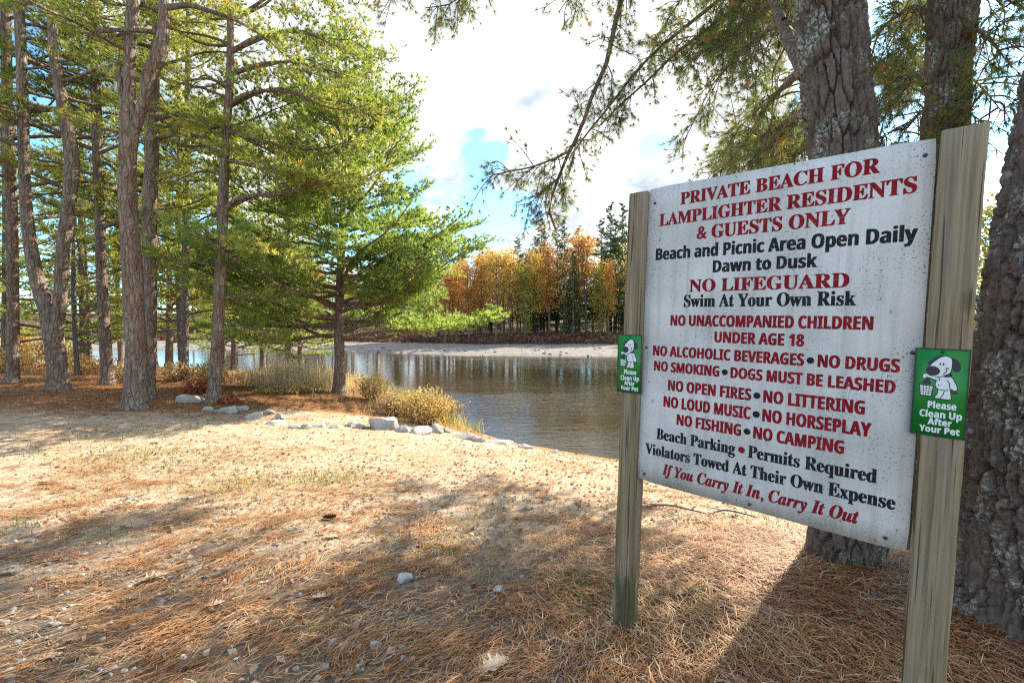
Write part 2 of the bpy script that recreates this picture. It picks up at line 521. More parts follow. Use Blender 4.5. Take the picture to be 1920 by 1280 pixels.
def wood_mat(name, algae):
    m, n, out = material(name)
    tc = n.add('ShaderNodeTexCoord').outputs['Object']
    g1 = n.noise(n.mapping(tc, (38, 38, 0.9)), 1.0, 6, 0.62, 0.5)
    g2 = n.noise(n.mapping(tc, (160, 160, 3.5)), 1.0, 4, 0.6)
    big = n.noise(n.mapping(tc, (7, 7, 1.1)), 1.0, 3, 0.5)
    col = n.ramp(g1, [(0.3, (0.11, 0.072, 0.036)), (0.45, (0.25, 0.175, 0.092)), (0.58, (0.34, 0.25, 0.14)), (0.72, (0.18, 0.125, 0.07))])
    col = n.mix(n.rng(g2, 0.45, 0.7, 0, 0.7), col, (0.10, 0.078, 0.052))
    col = n.mix(n.rng(big, 0.45, 0.7, 0, 0.45), col, (0.26, 0.235, 0.19))
    sp = n.add('ShaderNodeSeparateXYZ', {0: tc})
    if algae:
        zf = n.rng(sp.outputs[2], algae[0], algae[1], 1.0, 0.0)
        al = n.math('MULTIPLY', n.rng(n.math('ADD', n.noise(n.mapping(tc, (16, 16, 3)), 1.0, 4, 0.6), n.math('MULTIPLY', zf, 0.22)), 0.58, 0.72), n.rng(zf, 0.0, 0.25))
        col = n.mix(n.math('MULTIPLY', al, 0.75), col, n.mix(n.noise(tc, 30, 4, 0.6), (0.022, 0.022, 0.011), (0.065, 0.062, 0.022)))
        gm = n.math('MULTIPLY', n.rng(n.noise(n.mapping(tc, (9, 9, 1.2)), 1.0, 3, 0.5), 0.48, 0.7), n.rng(sp.outputs[2], 1.1, 0.3))
        col = n.mix(n.math('MULTIPLY', gm, 0.55), col, (0.20, 0.20, 0.055))
    ck = n.noise(n.mapping(tc, (75, 75, 1.6)), 1.0, 2, 0.5, 0.3)
    col = n.mix(n.rng(ck, 0.62, 0.66, 0, 0.85), col, (0.05, 0.035, 0.022))
    kv = n.add('ShaderNodeTexVoronoi', {'Vector': n.mapping(tc, (5.5, 5.5, 2.6)), 'Scale': 1.0}, feature='F1').outputs['Distance']
    col = n.mix(n.rng(kv, 0.20, 0.10, 0, 0.85), col, (0.055, 0.035, 0.02))
    bsdf(n, out, col, 0.85, n.bump(n.math('ADD', g1, n.math('MULTIPLY', g2, 0.5)), 0.45, 0.006), 0.2)
    return m


def panel_mat():
    m, n, out = material('weathered_white_panel')
    tc = n.add('ShaderNodeTexCoord').outputs['Object']
    a = n.noise(tc, 2.2, 5, 0.6)
    streak = n.noise(n.mapping(tc, (26, 26, 1.0)), 1.0, 4, 0.6)
    col = n.mix(n.rng(a, 0.38, 0.62), (0.66, 0.605, 0.54), (0.47, 0.43, 0.375))
    col = n.mix(n.rng(streak, 0.50, 0.70, 0, 0.6), col, (0.34, 0.335, 0.27))
    mott = n.noise(tc, 90, 5, 0.75)
    col = n.mix(n.rng(mott, 0.48, 0.72, 0, 0.6), col, (0.42, 0.41, 0.39))
    dots = n.noise(tc, 120, 2, 0.5)
    region = n.rng(n.noise(tc, 4.5, 4, 0.6), 0.42, 0.62)
    d = n.math('MULTIPLY', n.rng(dots, 0.60, 0.64), region)
    col = n.mix(n.math('MULTIPLY', d, 0.85), col, (0.06, 0.06, 0.05))
    d2 = n.math('MULTIPLY', n.rng(n.noise(n.mapping(tc, (1, 1, 0.45)), 42, 2, 0.5), 0.66, 0.70), n.rng(n.noise(tc, 3.0, 2, 0.5, 0.0), 0.5, 0.6))
    col = n.mix(n.math('MULTIPLY', d2, 0.7), col, (0.16, 0.15, 0.13))
    bsdf(n, out, col, 0.5, n.bump(mott, 0.12, 0.003), 0.35)
    return m


def plain(name, c, rough=0.6, spec=0.4, var=0.15, scale=30):
    m, n, out = material(name)
    tc = n.add('ShaderNodeTexCoord').outputs['Object']
    f = n.noise(tc, scale, 5, 0.65)
    col = n.mix(n.rng(f, 0.3, 0.7), tuple(v * (1 - var) for v in c), tuple(min(1, v * (1 + var)) for v in c))
    bsdf(n, out, col, rough, None, spec)
    return m


M['ground'] = ground_mat()
M['water'] = water_mat()
M['post'] = wood_mat('weathered_post', (0.0, 0.35))
M['post_clean'] = wood_mat('weathered_post_tall', (-0.1, 0.25))
M['panel'] = panel_mat()
def ink_mat(name, c):
    m, n, out = material(name)
    tc = n.add('ShaderNodeTexCoord').outputs['Object']
    col = n.mix(n.rng(n.noise(tc, 9, 5, 0.7), 0.35, 0.7), c, tuple(v * 1.4 + 0.004 for v in c))
    col = n.mix(n.math('MULTIPLY', n.rng(n.noise(tc, 95, 4, 0.7), 0.60, 0.68), n.rng(n.noise(tc, 6, 3, 0.6), 0.42, 0.6, 0.1, 0.8)), col, (0.42, 0.38, 0.35))
    bsdf(n, out, col, 0.6, None, 0.08)
    return m


M['ink_red'] = ink_mat('dark_red_vinyl', (0.20, 0.006, 0.010))
M['ink_black'] = ink_mat('faded_black_vinyl', (0.014, 0.014, 0.015))
M['bolt'] = plain('dark_bolt', (0.03, 0.027, 0.025), 0.5, 0.5)
M['green'] = plain('green_sign_plastic', (0.003, 0.19, 0.022), 0.35, 0.5, 0.08)
M['black'] = plain('black_print', (0.012, 0.011, 0.012), 0.4, 0.5)
M['white'] = plain('white_print', (0.70, 0.68, 0.64), 0.45, 0.4, 0.06)
M['cone'] = plain('pine_cone_brown', (0.10, 0.06, 0.035), 0.8, 0.2, 0.4)
M['stick'] = plain('grey_dead_wood', (0.15, 0.13, 0.115), 0.9, 0.1, 0.4)

# ------------------------------------------------------------------ ground and water
def axis(lim_lo, lim_hi, fine_lo, fine_hi, step, growth):
    a = list(np.arange(fine_lo, fine_hi + 1e-6, step))
    s = step
    while a[-1] < lim_hi:
        s *= growth
        a.append(a[-1] + s)
    s = step
    while a[0] > lim_lo:
        s *= growth
        a.insert(0, a[0] - s)
    return np.array(a)


gx = axis(-600, 600, -9, 6, 0.09, 1.05)
gy = axis(-60, 900, 0.6, 14, 0.07, 1.035)
GX, GY = np.meshgrid(gx, gy)
GZ = terrain(GX, GY)
nx, ny = len(gx), len(gy)
ii = (np.arange(ny - 1)[:, None] * nx + np.arange(nx - 1)[None]).ravel()
mb = MB()
mb.add(np.stack([GX.ravel(), GY.ravel(), GZ.ravel()], 1), np.stack([ii, ii + 1, ii + nx + 1, ii + nx], 1))
gm = mb.mesh('ground', True)
X, Y = GX.ravel(), GY.ravel()
dn, df = dist_poly(X, Y, NEAR), dist_poly(X, Y, FAR)
isnear, isfar = Y < ypoly(X, NEAR), Y > ypoly(X, FAR)
red = np.where(isnear, smooth(-4.6, -6.5, X + 0.18 * (Y - 9)) * smooth(8.6, 10.2, Y) + smooth(1.0, 0.3, dn) * 0.9
               + smooth(-1.0, -2.2, X) * smooth(9.9, 10.7, Y) * 1.2
               + smooth(0.2, 1.4, X) * smooth(4.6, 3.2, Y) * 1.0, 0.0)
red = np.where(isfar & (df > 14), 0.25, red)
gra = np.where(isnear, smooth(4.8, 2.9, Y + 0.25 * fbm(X * 1.4, Y * 1.4)) * smooth(1.3, 0.3, X) * 0.75, 0.0)
gra = np.where(isfar & (df > 14), 1.0, gra)
bea = np.where(isfar, smooth(18, 12, df), 0) + np.where(~isnear & ~isfar, 0.5, 0)
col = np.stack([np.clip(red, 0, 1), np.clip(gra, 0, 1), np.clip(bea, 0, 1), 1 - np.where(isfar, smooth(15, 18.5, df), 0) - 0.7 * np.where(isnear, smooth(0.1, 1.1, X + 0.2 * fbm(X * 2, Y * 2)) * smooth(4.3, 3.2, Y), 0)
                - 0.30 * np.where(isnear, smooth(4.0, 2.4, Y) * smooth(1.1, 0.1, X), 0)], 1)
ca = gm.color_attributes.new('zone', 'FLOAT_COLOR', 'POINT')
ca.data.foreach_set('color', col.astype(np.float32).ravel())
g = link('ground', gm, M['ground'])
g['kind'] = 'structure'

mb = MB()
wx = np.concatenate([np.linspace(-200, -40, 12), np.linspace(-38, 38, 60), np.linspace(40, 200, 12)])
lo, hi = ypoly(wx, NEAR) - 1.5, ypoly(wx, FAR) + 1.5
tt = np.linspace(0, 1, 40)
WX = np.repeat(wx[None], 40, 0)
WY = lo[None] + (hi - lo)[None] * tt[:, None]
ii = (np.arange(39)[:, None] * len(wx) + np.arange(len(wx) - 1)[None]).ravel()
mb.add(np.stack([WX.ravel(), WY.ravel(), np.full(WX.size, WATER)], 1), np.stack([ii, ii + 1, ii + len(wx) + 1, ii + len(wx)], 1))
wo = link('river_water', mb.mesh('river_water', True), M['water'])
wo['kind'] = 'structure'

# ------------------------------------------------------------------ the beach sign
SB = np.array([0.683502, 2.46, 0.788687])
YAW, ROLL, SW, SH = -0.73613, 0.036547, 1.11331, 1.55430
u0 = np.array([math.cos(YAW), math.sin(YAW), 0])
SU = u0 * math.cos(ROLL) - np.array([0, 0, 1]) * math.sin(ROLL)
SV = u0 * math.sin(ROLL) + np.array([0, 0, 1]) * math.cos(ROLL)
SNB = np.cross(SV, SU)                   # away from the viewer
if SNB[1] < 0:
    SNB = -SNB
BASE_DROP = 0.80
S_ORG = SB + SU * (SW / 2) - SV * BASE_DROP


def sign_world():
    m = Matrix.Identity(4)
    for i, ax in enumerate((SU, SNB, SV)):
        for j in range(3):
            m[j][i] = ax[j]
    m.translation = S_ORG
    return m


def px2sign(px, py, yoff=0.0):
    o = SB + SNB * yoff
    d = ray(px, py)
    c = np.array([0, 0, CAM_H])
    t = ((o - c) @ SNB) / (d @ SNB)
    p = c + d * t - S_ORG
    return np.array([p @ SU, p @ SV])


def box(mb, x0, x1, y0, y1, z0, z1, ch=0.0):
    """box with chamfered long edges when ch > 0"""
    if ch <= 0:
        V = [(x, y, z) for z in (z0, z1) for x, y in ((x0, y0), (x1, y0), (x1, y1), (x0, y1))]
        mb.add(V, [[0, 3, 2, 1], [4, 5, 6, 7], [0, 1, 5, 4], [1, 2, 6, 5], [2, 3, 7, 6], [3, 0, 4, 7]])
        return
    ring = [(x0 + ch, y0), (x1 - ch, y0), (x1, y0 + ch), (x1, y1 - ch), (x1 - ch, y1), (x0 + ch, y1), (x0, y1 - ch), (x0, y0 + ch)]
    cx, cy = (x0 + x1) / 2, (y0 + y1) / 2
    zs = list(np.linspace(z0, z1 - ch, 24)) + [z1]
    V = []
    for k, z in enumerate(zs):
        s = 1.0 if k < len(zs) - 1 else 1 - 2 * ch / (x1 - x0)
        wob = 0.0012 * math.sin(k * 1.7)
        V += [(cx + (x - cx) * s + wob, cy + (y - cy) * s, z) for x, y in ring]
    Fq = [[k * 8 + j, k * 8 + (j + 1) % 8, k * 8 + 8 + (j + 1) % 8, k * 8 + 8 + j] for k in range(len(zs) - 1) for j in range(8)]
    mb.add(V, Fq)
    o = (len(zs) - 1) * 8
    mb.f.append(np.array([[o + j for j in range(8)]]) + mb.n - len(V))
    mb.a.append(np.array([0.5]))


sign = empty('beach_sign', S_ORG, 'large weathered white beach rules board with red and black lettering between two wooden posts', 'sign')
sign.matrix_world = sign_world()
mb = MB()
box(mb, -SW / 2 - 0.113, -SW / 2 - 0.002, -0.010, 0.080, -0.2, BASE_DROP + SH - 0.008, 0.004)
link('post', mb.mesh('post', False), M['post'], sign)['label'] = 'shorter post with dark green algae at its foot'
mb = MB()
box(mb, SW / 2 + 0.007, SW / 2 + 0.130, -0.010, 0.080, -0.2, BASE_DROP + SH + 0.018, 0.004)
link('post', mb.mesh('post', False), M['post_clean'], sign)
mb = MB()
px_, pz_ = np.linspace(-SW / 2, SW / 2, 13), np.linspace(BASE_DROP, BASE_DROP + SH, 18)
for yy, flip in ((0.0, False), (0.010, True)):
    gxx, gzz = np.meshgrid(px_, pz_)
    gxx, gzz = gxx.copy(), gzz.copy()
    for cz in (0, -1):           # corners eased a little
        for cx in (0, -1):
            gxx[cz, cx] *= 0.992
            gzz[cz, cx] += 0.005 if cz == 0 else -0.005
    q = (np.arange(17)[:, None] * 13 + np.arange(12)[None]).ravel()
    q = np.stack([q, q + 1, q + 14, q + 13], 1)
    mb.add(np.stack([gxx.ravel(), np.full(gxx.size, yy), gzz.ravel()], 1), q[:, ::-1] if flip else q)
rim = list(range(0, 13)) + [13 * k + 12 for k in range(1, 18)] + [13 * 17 + k for k in range(11, -1, -1)] + [13 * k for k in range(16, 0, -1)]
rim = np.array(rim)
nxt = np.roll(rim, -1)
mb.f.append(np.stack([rim, rim + 234, nxt + 234, nxt], 1))
mb.a.append(np.full(len(rim), .5))
panel = link('panel', mb.mesh('panel'), M['panel'], sign)
for x0, x1 in ((-SW / 2 + 0.002, -SW / 2 + 0.045), (SW / 2 - 0.04, SW / 2 + 0.005)):
    mb = MB()
    box(mb, x0, x1, 0.012, 0.062, BASE_DROP + 0.01, BASE_DROP + SH - 0.02, 0.003)
    link('batten', mb.mesh('batten'), M['post_clean'], sign)


def dome(mb, x, y, z, r, h, seg=12):
    V, Fq = [], []
    for k, (rr, hh) in enumerate(((1, 0), (0.85, 0.6), (0.45, 0.95))):
        for j in range(seg):
            a = 2 * math.pi * j / seg
            V.append((x + r * rr * math.cos(a), y - h * hh, z + r * rr * math.sin(a)))
    V.append((x, y - h, z))
    for k in range(2):
        for j in range(seg):
            Fq.append([k * seg + j, k * seg + (j + 1) % seg, (k + 1) * seg + (j + 1) % seg, (k + 1) * seg + j])
    mb.add(V, Fq)
    mb.f.append(np.array([[2 * seg + j, 2 * seg + (j + 1) % seg, 3 * seg] for j in range(seg)]) + mb.n - len(V))
    mb.a.append(np.full(seg, .5))


for bx, by in ((1228, 381), (1735, 291), (1212, 651), (1711, 661), (1208, 888), (1660, 1008), (1405, 945), (1490, 307)):
    x, z = px2sign(bx, by)
    mb = MB()
    dome(mb, x, -0.0003, z, 0.0075 if (bx, by) != (1490, 307) else 0.003, 0.005)
    link('bolt', mb.mesh('bolt', True), M['bolt'], panel)

# ---- lettering
def style(s, kind):
    U, L, D = {'serif': (0x1D400, 0x1D41A, 0x1D7CE), 'ital': (0x1D468, 0x1D482, 0x1D7CE), 'sans': (0x1D5D4, 0x1D5EE, 0x1D7EC)}[kind]
    o = ''
    for c in s:
        o += chr(U + ord(c) - 65) if 'A' <= c <= 'Z' else chr(L + ord(c) - 97) if 'a' <= c <= 'z' else chr(D + int(c)) if c.isdigit() else c
    return o


def text_verts(s, kind, offset=0.0, spacing=1.0, word=1.0):
    c = bpy.data.curves.new('lettering', 'FONT')
    c.body = style(s, kind)
    c.offset = offset
    c.space_character = spacing
    c.space_word = word
    c.resolution_u = 4
    o = bpy.data.objects.new('lettering', c)
    C.objects.link(o)
    bpy.context.view_layer.update()
    me = bpy.data.meshes.new_from_object(o.evaluated_get(bpy.context.evaluated_depsgraph_get()))
    v = np.zeros(len(me.vertices) * 3)
    me.vertices.foreach_get('co', v)
    f = [list(p.vertices) for p in me.polygons]
    bpy.data.objects.remove(o)
    bpy.data.curves.remove(c)
    bpy.data.meshes.remove(me)
    return v.reshape(-1, 3)[:, :2], f


CAPH = {}
for k in ('serif', 'ital', 'sans'):
    v, f = text_verts('H', k)
    CAPH[k] = v[:, 1].max() - v[:, 1].min()


def thicken(v2, faces, dx, dz=0.0):
    """heavier strokes: overlapping copies a hair apart, each slightly proud of the last"""
    v2 = np.asarray(v2)
    sh = [(0, 0), (-dx, 0), (dx, 0)] + ([(0, -dz), (0, dz)] if dz else [])
    V = np.concatenate([v2 + np.array(q) for q in sh])
    Fq = [[i + k * len(v2) for i in f] for k in range(len(sh)) for f in faces]
    lay = np.repeat(np.arange(len(sh)), len(v2)) * 0.00012
    return V, Fq, lay


def flat_mesh(name, v2, faces, y):
    me = bpy.data.meshes.new(name)
    yy = np.broadcast_to(np.asarray(y, float), (len(v2),))
    me.from_pydata([(a, c, b) for (a, b), c in zip(v2, yy)], [], [f[::-1] for f in faces])
    me.update()
    return me


LINES = [
    ('PRIVATE BEACH FOR', 'serif', 'r', (1276, 385), (1649, 322), (1277, 362), (1647, 295), .030),
    ('LAMPLIGHTER RESIDENTS', 'serif', 'r', (1236.6, 425), (1718, 359), (1236.6, 403), (1716, 330), .030),
    ('& GUESTS ONLY', 'serif', 'r', (1306.6, 449), (1593, 418), (1307, 425.5), (1593, 390), .030),
    ('Beach and Picnic Area Open Daily', 'sans', 'b', (1230, 488.5), (1719, 450), (1230, 466.6), (1719, 421.6), .030),
    ('Dawn to Dusk', 'sans', 'b', (1337, 511), (1531, 500), (1337, 489), (1531, 475), .030),
    ('NO LIFEGUARD', 'serif', 'r', (1292.6, 547.6), (1591, 537.5), (1292.6, 525), (1591, 511), .030),
    ('Swim At Your Own Risk', 'serif', 'b', (1282.5, 576), (1604, 571), (1282.5, 554), (1604, 544.5), .030),
    ('NO UNACCOMPANIED CHILDREN', 'sans', 'r', (1257.6, 611), (1636, 617), (1257.6, 592), (1636, 591), .030),
    ('UNDER AGE 18', 'sans', 'r', (1340, 641.7), (1506.5, 649), (1340, 622), (1506.5, 626), .030),
    ('NO ALCOHOLIC BEVERAGES \u2022 NO DRUGS', 'sans', 'r', (1224.7, 666.5), (1685.8, 697), (1224.7, 649), (1685.8, 670.8), .030),
    ('NO SMOKING \u2022 DOGS MUST BE LEASHED', 'sans', 'r', (1226.5, 694.5), (1677.5, 737), (1226.5, 678), (1677.5, 710.7), .030),
    ('NO OPEN FIRES \u2022 NO LITTERING', 'sans', 'r', (1253, 732), (1620, 776), (1253, 713), (1620, 750), .030),
    ('NO LOUD MUSIC \u2022 NO HORSEPLAY', 'sans', 'r', (1244.5, 762.4), (1632, 818), (1244.5, 744), (1632, 790), .030),
    ('NO FISHING \u2022 NO CAMPING', 'sans', 'r', (1269, 796), (1581, 850.5), (1269, 778), (1581, 823.5), .030),
    ('Beach Parking \u2022 Permits Required', 'serif', 'b', (1231, 822), (1643, 905), (1231, 804), (1643, 877), .030),
    ('Violators Towed At Their Own Expense', 'serif', 'b', (1210, 849), (1677.5, 955), (1210, 831), (1677.5, 927), .030),
    ('If You Carry It In, Carry It Out', 'ital', 'r', (1242, 889), (1609, 981.6), (1242, 870.5), (1609, 954), .028),
]
for s, kind, colr, bl, br, tl, tr, off in LINES:
    a, b, c, d = [px2sign(*q) for q in (bl, br, tl, tr)]
    cap = ((c - a)[1] + (d - b)[1]) / 2
    bold, off = off, 0.0
    v, f = text_verts(s, kind, off)
    x0, x1 = v[:, 0].min(), v[:, 0].max()
    L = np.linalg.norm(b - a)
    ang = math.atan2(b[1] - a[1], b[0] - a[0]) * 0.6
    X_ = (v[:, 0] - x0) / (x1 - x0) * L
    Z_ = v[:, 1] / CAPH[kind] * cap
    v2 = np.stack([a[0] + X_ * math.cos(ang) - Z_ * math.sin(ang), (a[1] + b[1]) / 2 + (X_ - L / 2) * math.sin(ang) + Z_ * math.cos(ang)], 1)
    if '\u2022' in s:
        # the dots between the rules are printed in the other colour
        fc = [np.mean(v[q, 0]) for q in f]
        tv, tf = text_verts(s.split('\u2022')[0] + '\u2022', kind, off)
        dot_x1 = tv[:, 0].max()
        tv2, _ = text_verts(s.split('\u2022')[0].rstrip(), kind, off)
        lo_ = tv2[:, 0].max() + 0.02
        isdot = [lo_ < x <= dot_x1 + 1e-3 for x in fc]
        df_ = [q for q, k in zip(f, isdot) if k]
        f = [q for q, k in zip(f, isdot) if not k]
        used = sorted({i for q in df_ for i in q})
        if used:
            cx, cz = (v2[used].max(0) + v2[used].min(0)) / 2
            rad = cap * 0.27
            ring = [(cx + rad * math.cos(t * math.pi / 12), cz + rad * math.sin(t * math.pi / 12)) for t in range(24)]
            link('bullet', flat_mesh('bullet', ring, [list(range(24))], -0.0012), M['ink_black' if colr == 'r' else 'ink_red'], panel)
    v2, f, lay = thicken(v2, f, cap * bold * (1.25 if kind == 'sans' else 1.1), cap * bold * 0.35)
    link('lettering', flat_mesh('lettering', v2, f, -0.0008 - lay), M['ink_red' if colr == 'r' else 'ink_black'], panel)


# ------------------------------------------------------------------ pet signs on the posts
def blob(pts, n_=40):
    """closed smooth outline through points"""
    p = np.array(pts, float)
    k = len(p)
    o = []
    for i in range(k):
        p0, p1, p2, p3 = p[i - 1], p[i], p[(i + 1) % k], p[(i + 2) % k]
        for t in np.linspace(0, 1, 6, endpoint=False):
            o.append(0.5 * ((2 * p1) + (-p0 + p2) * t + (2 * p0 - 5 * p1 + 4 * p2 - p3) * t * t + (-p0 + 3 * p1 - 3 * p2 + p3) * t ** 3))
    return np.array(o)


# picture drawn on a 100 wide x 178 high plate, y down
ART = [
    ('k', [(30, 24), (42, 15), (55, 15), (50, 24), (38, 31), (28, 36), (25, 30)], 0),
    ('k', [(63, 18), (76, 20), (84, 32), (83, 42), (76, 45), (70, 40), (66, 28)], 0),
    ('K', [(28, 38), (38, 26), (50, 17), (60, 16), (67, 21), (68, 34), (66, 46), (58, 53), (48, 57), (36, 56), (28, 50)], 1.6),
    ('w', [(28, 38), (38, 26), (50, 17), (60, 16), (67, 21), (68, 34), (66, 46), (58, 53), (48, 57), (36, 56), (28, 50)], 0),
    ('k', [(22, 44), (27, 37), (36, 36), (45, 40), (48, 46), (44, 53), (35, 55), (26, 52)], 0),
    ('k', [(46, 29), (48.5, 29), (48.5, 33), (46, 33)], 0),
    ('k', [(52, 29), (54.5, 29), (54.5, 33), (52, 33)], 0),
    ('k', [(52, 56), (60, 51), (69, 48), (69, 56), (60, 57)], 0),
    ('K', [(50, 57), (60, 57), (69, 57), (76, 68), (80, 78), (76, 82), (68, 79), (69, 90), (69, 100), (52, 100), (42, 99), (46, 92), (47, 82), (42, 76), (43, 66)], 1.6),
    ('w', [(50, 57), (60, 57), (69, 57), (76, 68), (80, 78), (76, 82), (68, 79), (69, 90), (69, 100), (52, 100), (42, 99), (46, 92), (47, 82), (42, 76), (43, 66)], 0),
    ('K', [(17, 56), (22, 52), (28, 55), (46, 60), (45, 64), (28, 59), (20, 62)], 1.3),
    ('w', [(17, 56), (22, 52), (28, 55), (46, 60), (45, 64), (28, 59), (20, 62)], 0),
    ('k', [(22, 60), (27, 59), (30, 66), (32, 72), (24, 73), (16, 72), (20, 66)], 0),
    ('k', [(68, 83), (74, 85), (83, 84), (80, 89), (72, 88)], 0),
]


def offset_poly(p, d):
    e = np.roll(p, -1, 0) - np.roll(p, 1, 0)
    nn = norm(np.stack([e[:, 1], -e[:, 0]], 1))
    area = np.sum(p[:, 0] * np.roll(p[:, 1], -1) - np.roll(p[:, 0], -1) * p[:, 1])
    return p + nn * d * (1 if area > 0 else -1)


def pet_sign(corners, label):
    tl, tr, br_, bl_ = [px2sign(*q, -0.012) for q in corners]
    c = (tl + tr + br_ + bl_) / 4
    wv, hv = (tr - tl + br_ - bl_) / 2, (tl - bl_ + tr - br_) / 2
    W_, H_ = np.linalg.norm(wv), np.linalg.norm(hv)
    ang = (math.atan2(wv[1], wv[0]) + math.atan2(hv[1], hv[0]) - math.pi / 2) / 2
    root = empty('pet_sign', (0, 0, 0), label, 'sign', 'green pet clean-up signs on the posts')
    root.matrix_world = sign_world() @ Matrix.Translation((c[0] + math.sin(ang) * H_ / 2, -0.0105, c[1] - math.cos(ang) * H_ / 2)) @ Matrix.Rotation(-ang, 4, 'Y')
    s = W_ / 100.0
    hh = H_ / 178.0

    def cv(p):
        p = np.asarray(p, float)
        return np.stack([(p[:, 0] - 50) * s, (178 - p[:, 1]) * hh], 1)
    mb = MB()
    box(mb, -W_ / 2, W_ / 2, -0.003, 0, 0, H_)
    plate = link('plate', mb.mesh('plate'), M['green'], root)
    b = 2.6
    outer = [(0, 0), (100, 0), (100, 178), (0, 178)]
    inner = [(b, b), (100 - b, b), (100 - b, 178 - b), (b, 178 - b)]
    v2 = cv(outer + inner)
    link('border', flat_mesh('border', v2, [[0, 1, 5, 4], [1, 2, 6, 5], [2, 3, 7, 6], [3, 0, 4, 7]], -0.0034), M['black'], plate)
    vs, fs, mats = [], [], []
    me = bpy.data.meshes.new('dog_picture')
    for k, (cc, pts, off) in enumerate(ART):
        p = blob(pts)
        if off:
            p = offset_poly(p, off)
        q = cv(p)
        o = len(vs)
        vs += [(a, -0.0034 - 0.00012 * k, z) for a, z in q]
        fs.append(list(range(o, o + len(q))))
        mats.append(1 if cc == 'w' else 0)

    def strip(a, b_, wd, col, k):
        a, b_ = np.array(a, float), np.array(b_, float)
        t = norm(b_ - a)
        nn = np.array([-t[1], t[0]]) * wd / 2
        q = cv([a + nn, b_ + nn, b_ - nn, a - nn])
        o = len(vs)
        vs.extend([(x, -0.0034 - 0.00012 * k, z) for x, z in q])
        fs.append([o, o + 1, o + 2, o + 3])
        mats.append(col)
    # basket
    for q, col, k in (([(11, 74.5), (39, 75.5), (35, 99), (14, 98)], 0, 2), ([(12.8, 76.5), (37, 77.3), (33.6, 96.5), (15.5, 95.8)], 1, 3)):
        q = cv(q)
        o = len(vs)
        vs += [(x, -0.0034 - 0.00012 * k, z) for x, z in q]
        fs.append([o, o + 1, o + 2, o + 3])
        mats.append(col)
    for t in (.25, .5, .75):
        strip((12.8 + 24.2 * t, 76.5), (15.5 + 18 * t, 96.5), 1.0, 0, 5)
        strip((13 + 2.6 * t, 76.6 + 19.5 * t), (37 - 3.2 * t, 77.2 + 19.5 * t), 1.0, 0, 6)
    # smile, arm, belly and leg lines
    for a, b_ in (((57, 39), (63, 39)), ((60, 39), (59, 46)), ((59, 46), (54, 51)), ((61, 62), (66, 68)), ((66, 68), (67, 78)),
                  ((47, 82), (58, 83.5)), ((58, 83.5), (66, 82)), ((58, 84), (56, 93)), ((56, 93), (51, 99)), ((45, 73), (49, 74))):
        strip(a, b_, 1.5, 0, len(ART) + 1)
    me.from_pydata(vs, [], [f[::-1] for f in fs])
    me.materials.append(M['black'])
    me.materials.append(M['white'])
    me.polygons.foreach_set('material_index', mats)
    # faces must look at the viewer
    me.update()
    for p in me.polygons:
        if p.normal.y > 0:
            p.flip()
    link('dog_picture', me, None, plate)
    for t, (x0, x1), base, cap in (('Please', (30, 81), 121, 13.5), ('Clean Up', (16, 92), 139.5, 13.5), ('After', (32, 75), 154.5, 12.5), ('Your Pet', (17, 90), 170, 12.5)):
        v, f = text_verts(t, 'sans')
        q = np.stack([x0 + (v[:, 0] - v[:, 0].min()) / np.ptp(v[:, 0]) * (x1 - x0), base - v[:, 1] / CAPH['sans'] * cap], 1)
        q, f, lay = thicken(q, f, 0.55, 0.4)
        link('lettering', flat_mesh('lettering', cv(q), f, -0.0036 - lay * .5), M['white'], plate)
    for yy in (6, 173):
        mb = MB()
        q = cv([(50, yy)])[0]
        dome(mb, q[0], -0.003, q[1], 0.0055, 0.004)
        link('screw', mb.mesh('screw', True), M['bolt'], root)
    return root


pet_sign([(1718.4, 651), (1823.6, 656), (1807, 824), (1705, 812)], 'green dog clean-up sign screwed to the taller post beside the massive trunk')
pet_sign([(1159.5, 627), (1205, 627.6), (1200, 738), (1156, 734)], 'narrower-looking green dog clean-up sign screwed to the shorter post before the river')


# ------------------------------------------------------------------ trees: shared builders
def px_trunk(trace, Y, top_z=None, base_drop=0.15, n_=60, taper_top=0.35):
    """trace: (centre x, y, width) in photo pixels from the base up; returns points and radii"""
    pts, rad = [], []
    for x, y, wd in trace:
        p = P(x, y, Y)
        th = math.atan2(abs(p[0]), p[1])
        pts.append(p)
        rad.append(wd / 2 * Y / F_PX * math.cos(th))
    pts, rad = np.array(pts), np.array(rad)
    if top_z and top_z > pts[-1][2]:
        dv = pts[-1] - pts[-2]
        dv = dv / dv[2]
        dv[:2] *= 0.5
        z0, r0 = pts[-1][2], rad[-1]
        extra, er = [], []
        for t in (0.25, 0.5, 0.75, 1.0):
            extra.append(pts[-1] + dv * (top_z - z0) * t)
            er.append(r0 * (1 - t) + 0.015 * t)
        pts, rad = np.concatenate([pts, extra]), np.concatenate([rad, er])
    q = resample(pts, n_)
    d0 = np.concatenate([[0], np.cumsum(np.linalg.norm(np.diff(pts, axis=0), axis=1))])
    r = np.interp(np.linspace(0, d0[-1], n_), d0, rad)
    q[0] = q[0] - np.array([0, 0, base_drop])
    return q, r


def at_z(path, rad, z):
    i = np.argsort(path[:, 2])
    zz = path[i, 2]
    return np.array([np.interp(z, zz, path[i, 0]), np.interp(z, zz, path[i, 1]), z]), float(np.interp(z, zz, rad[i]))


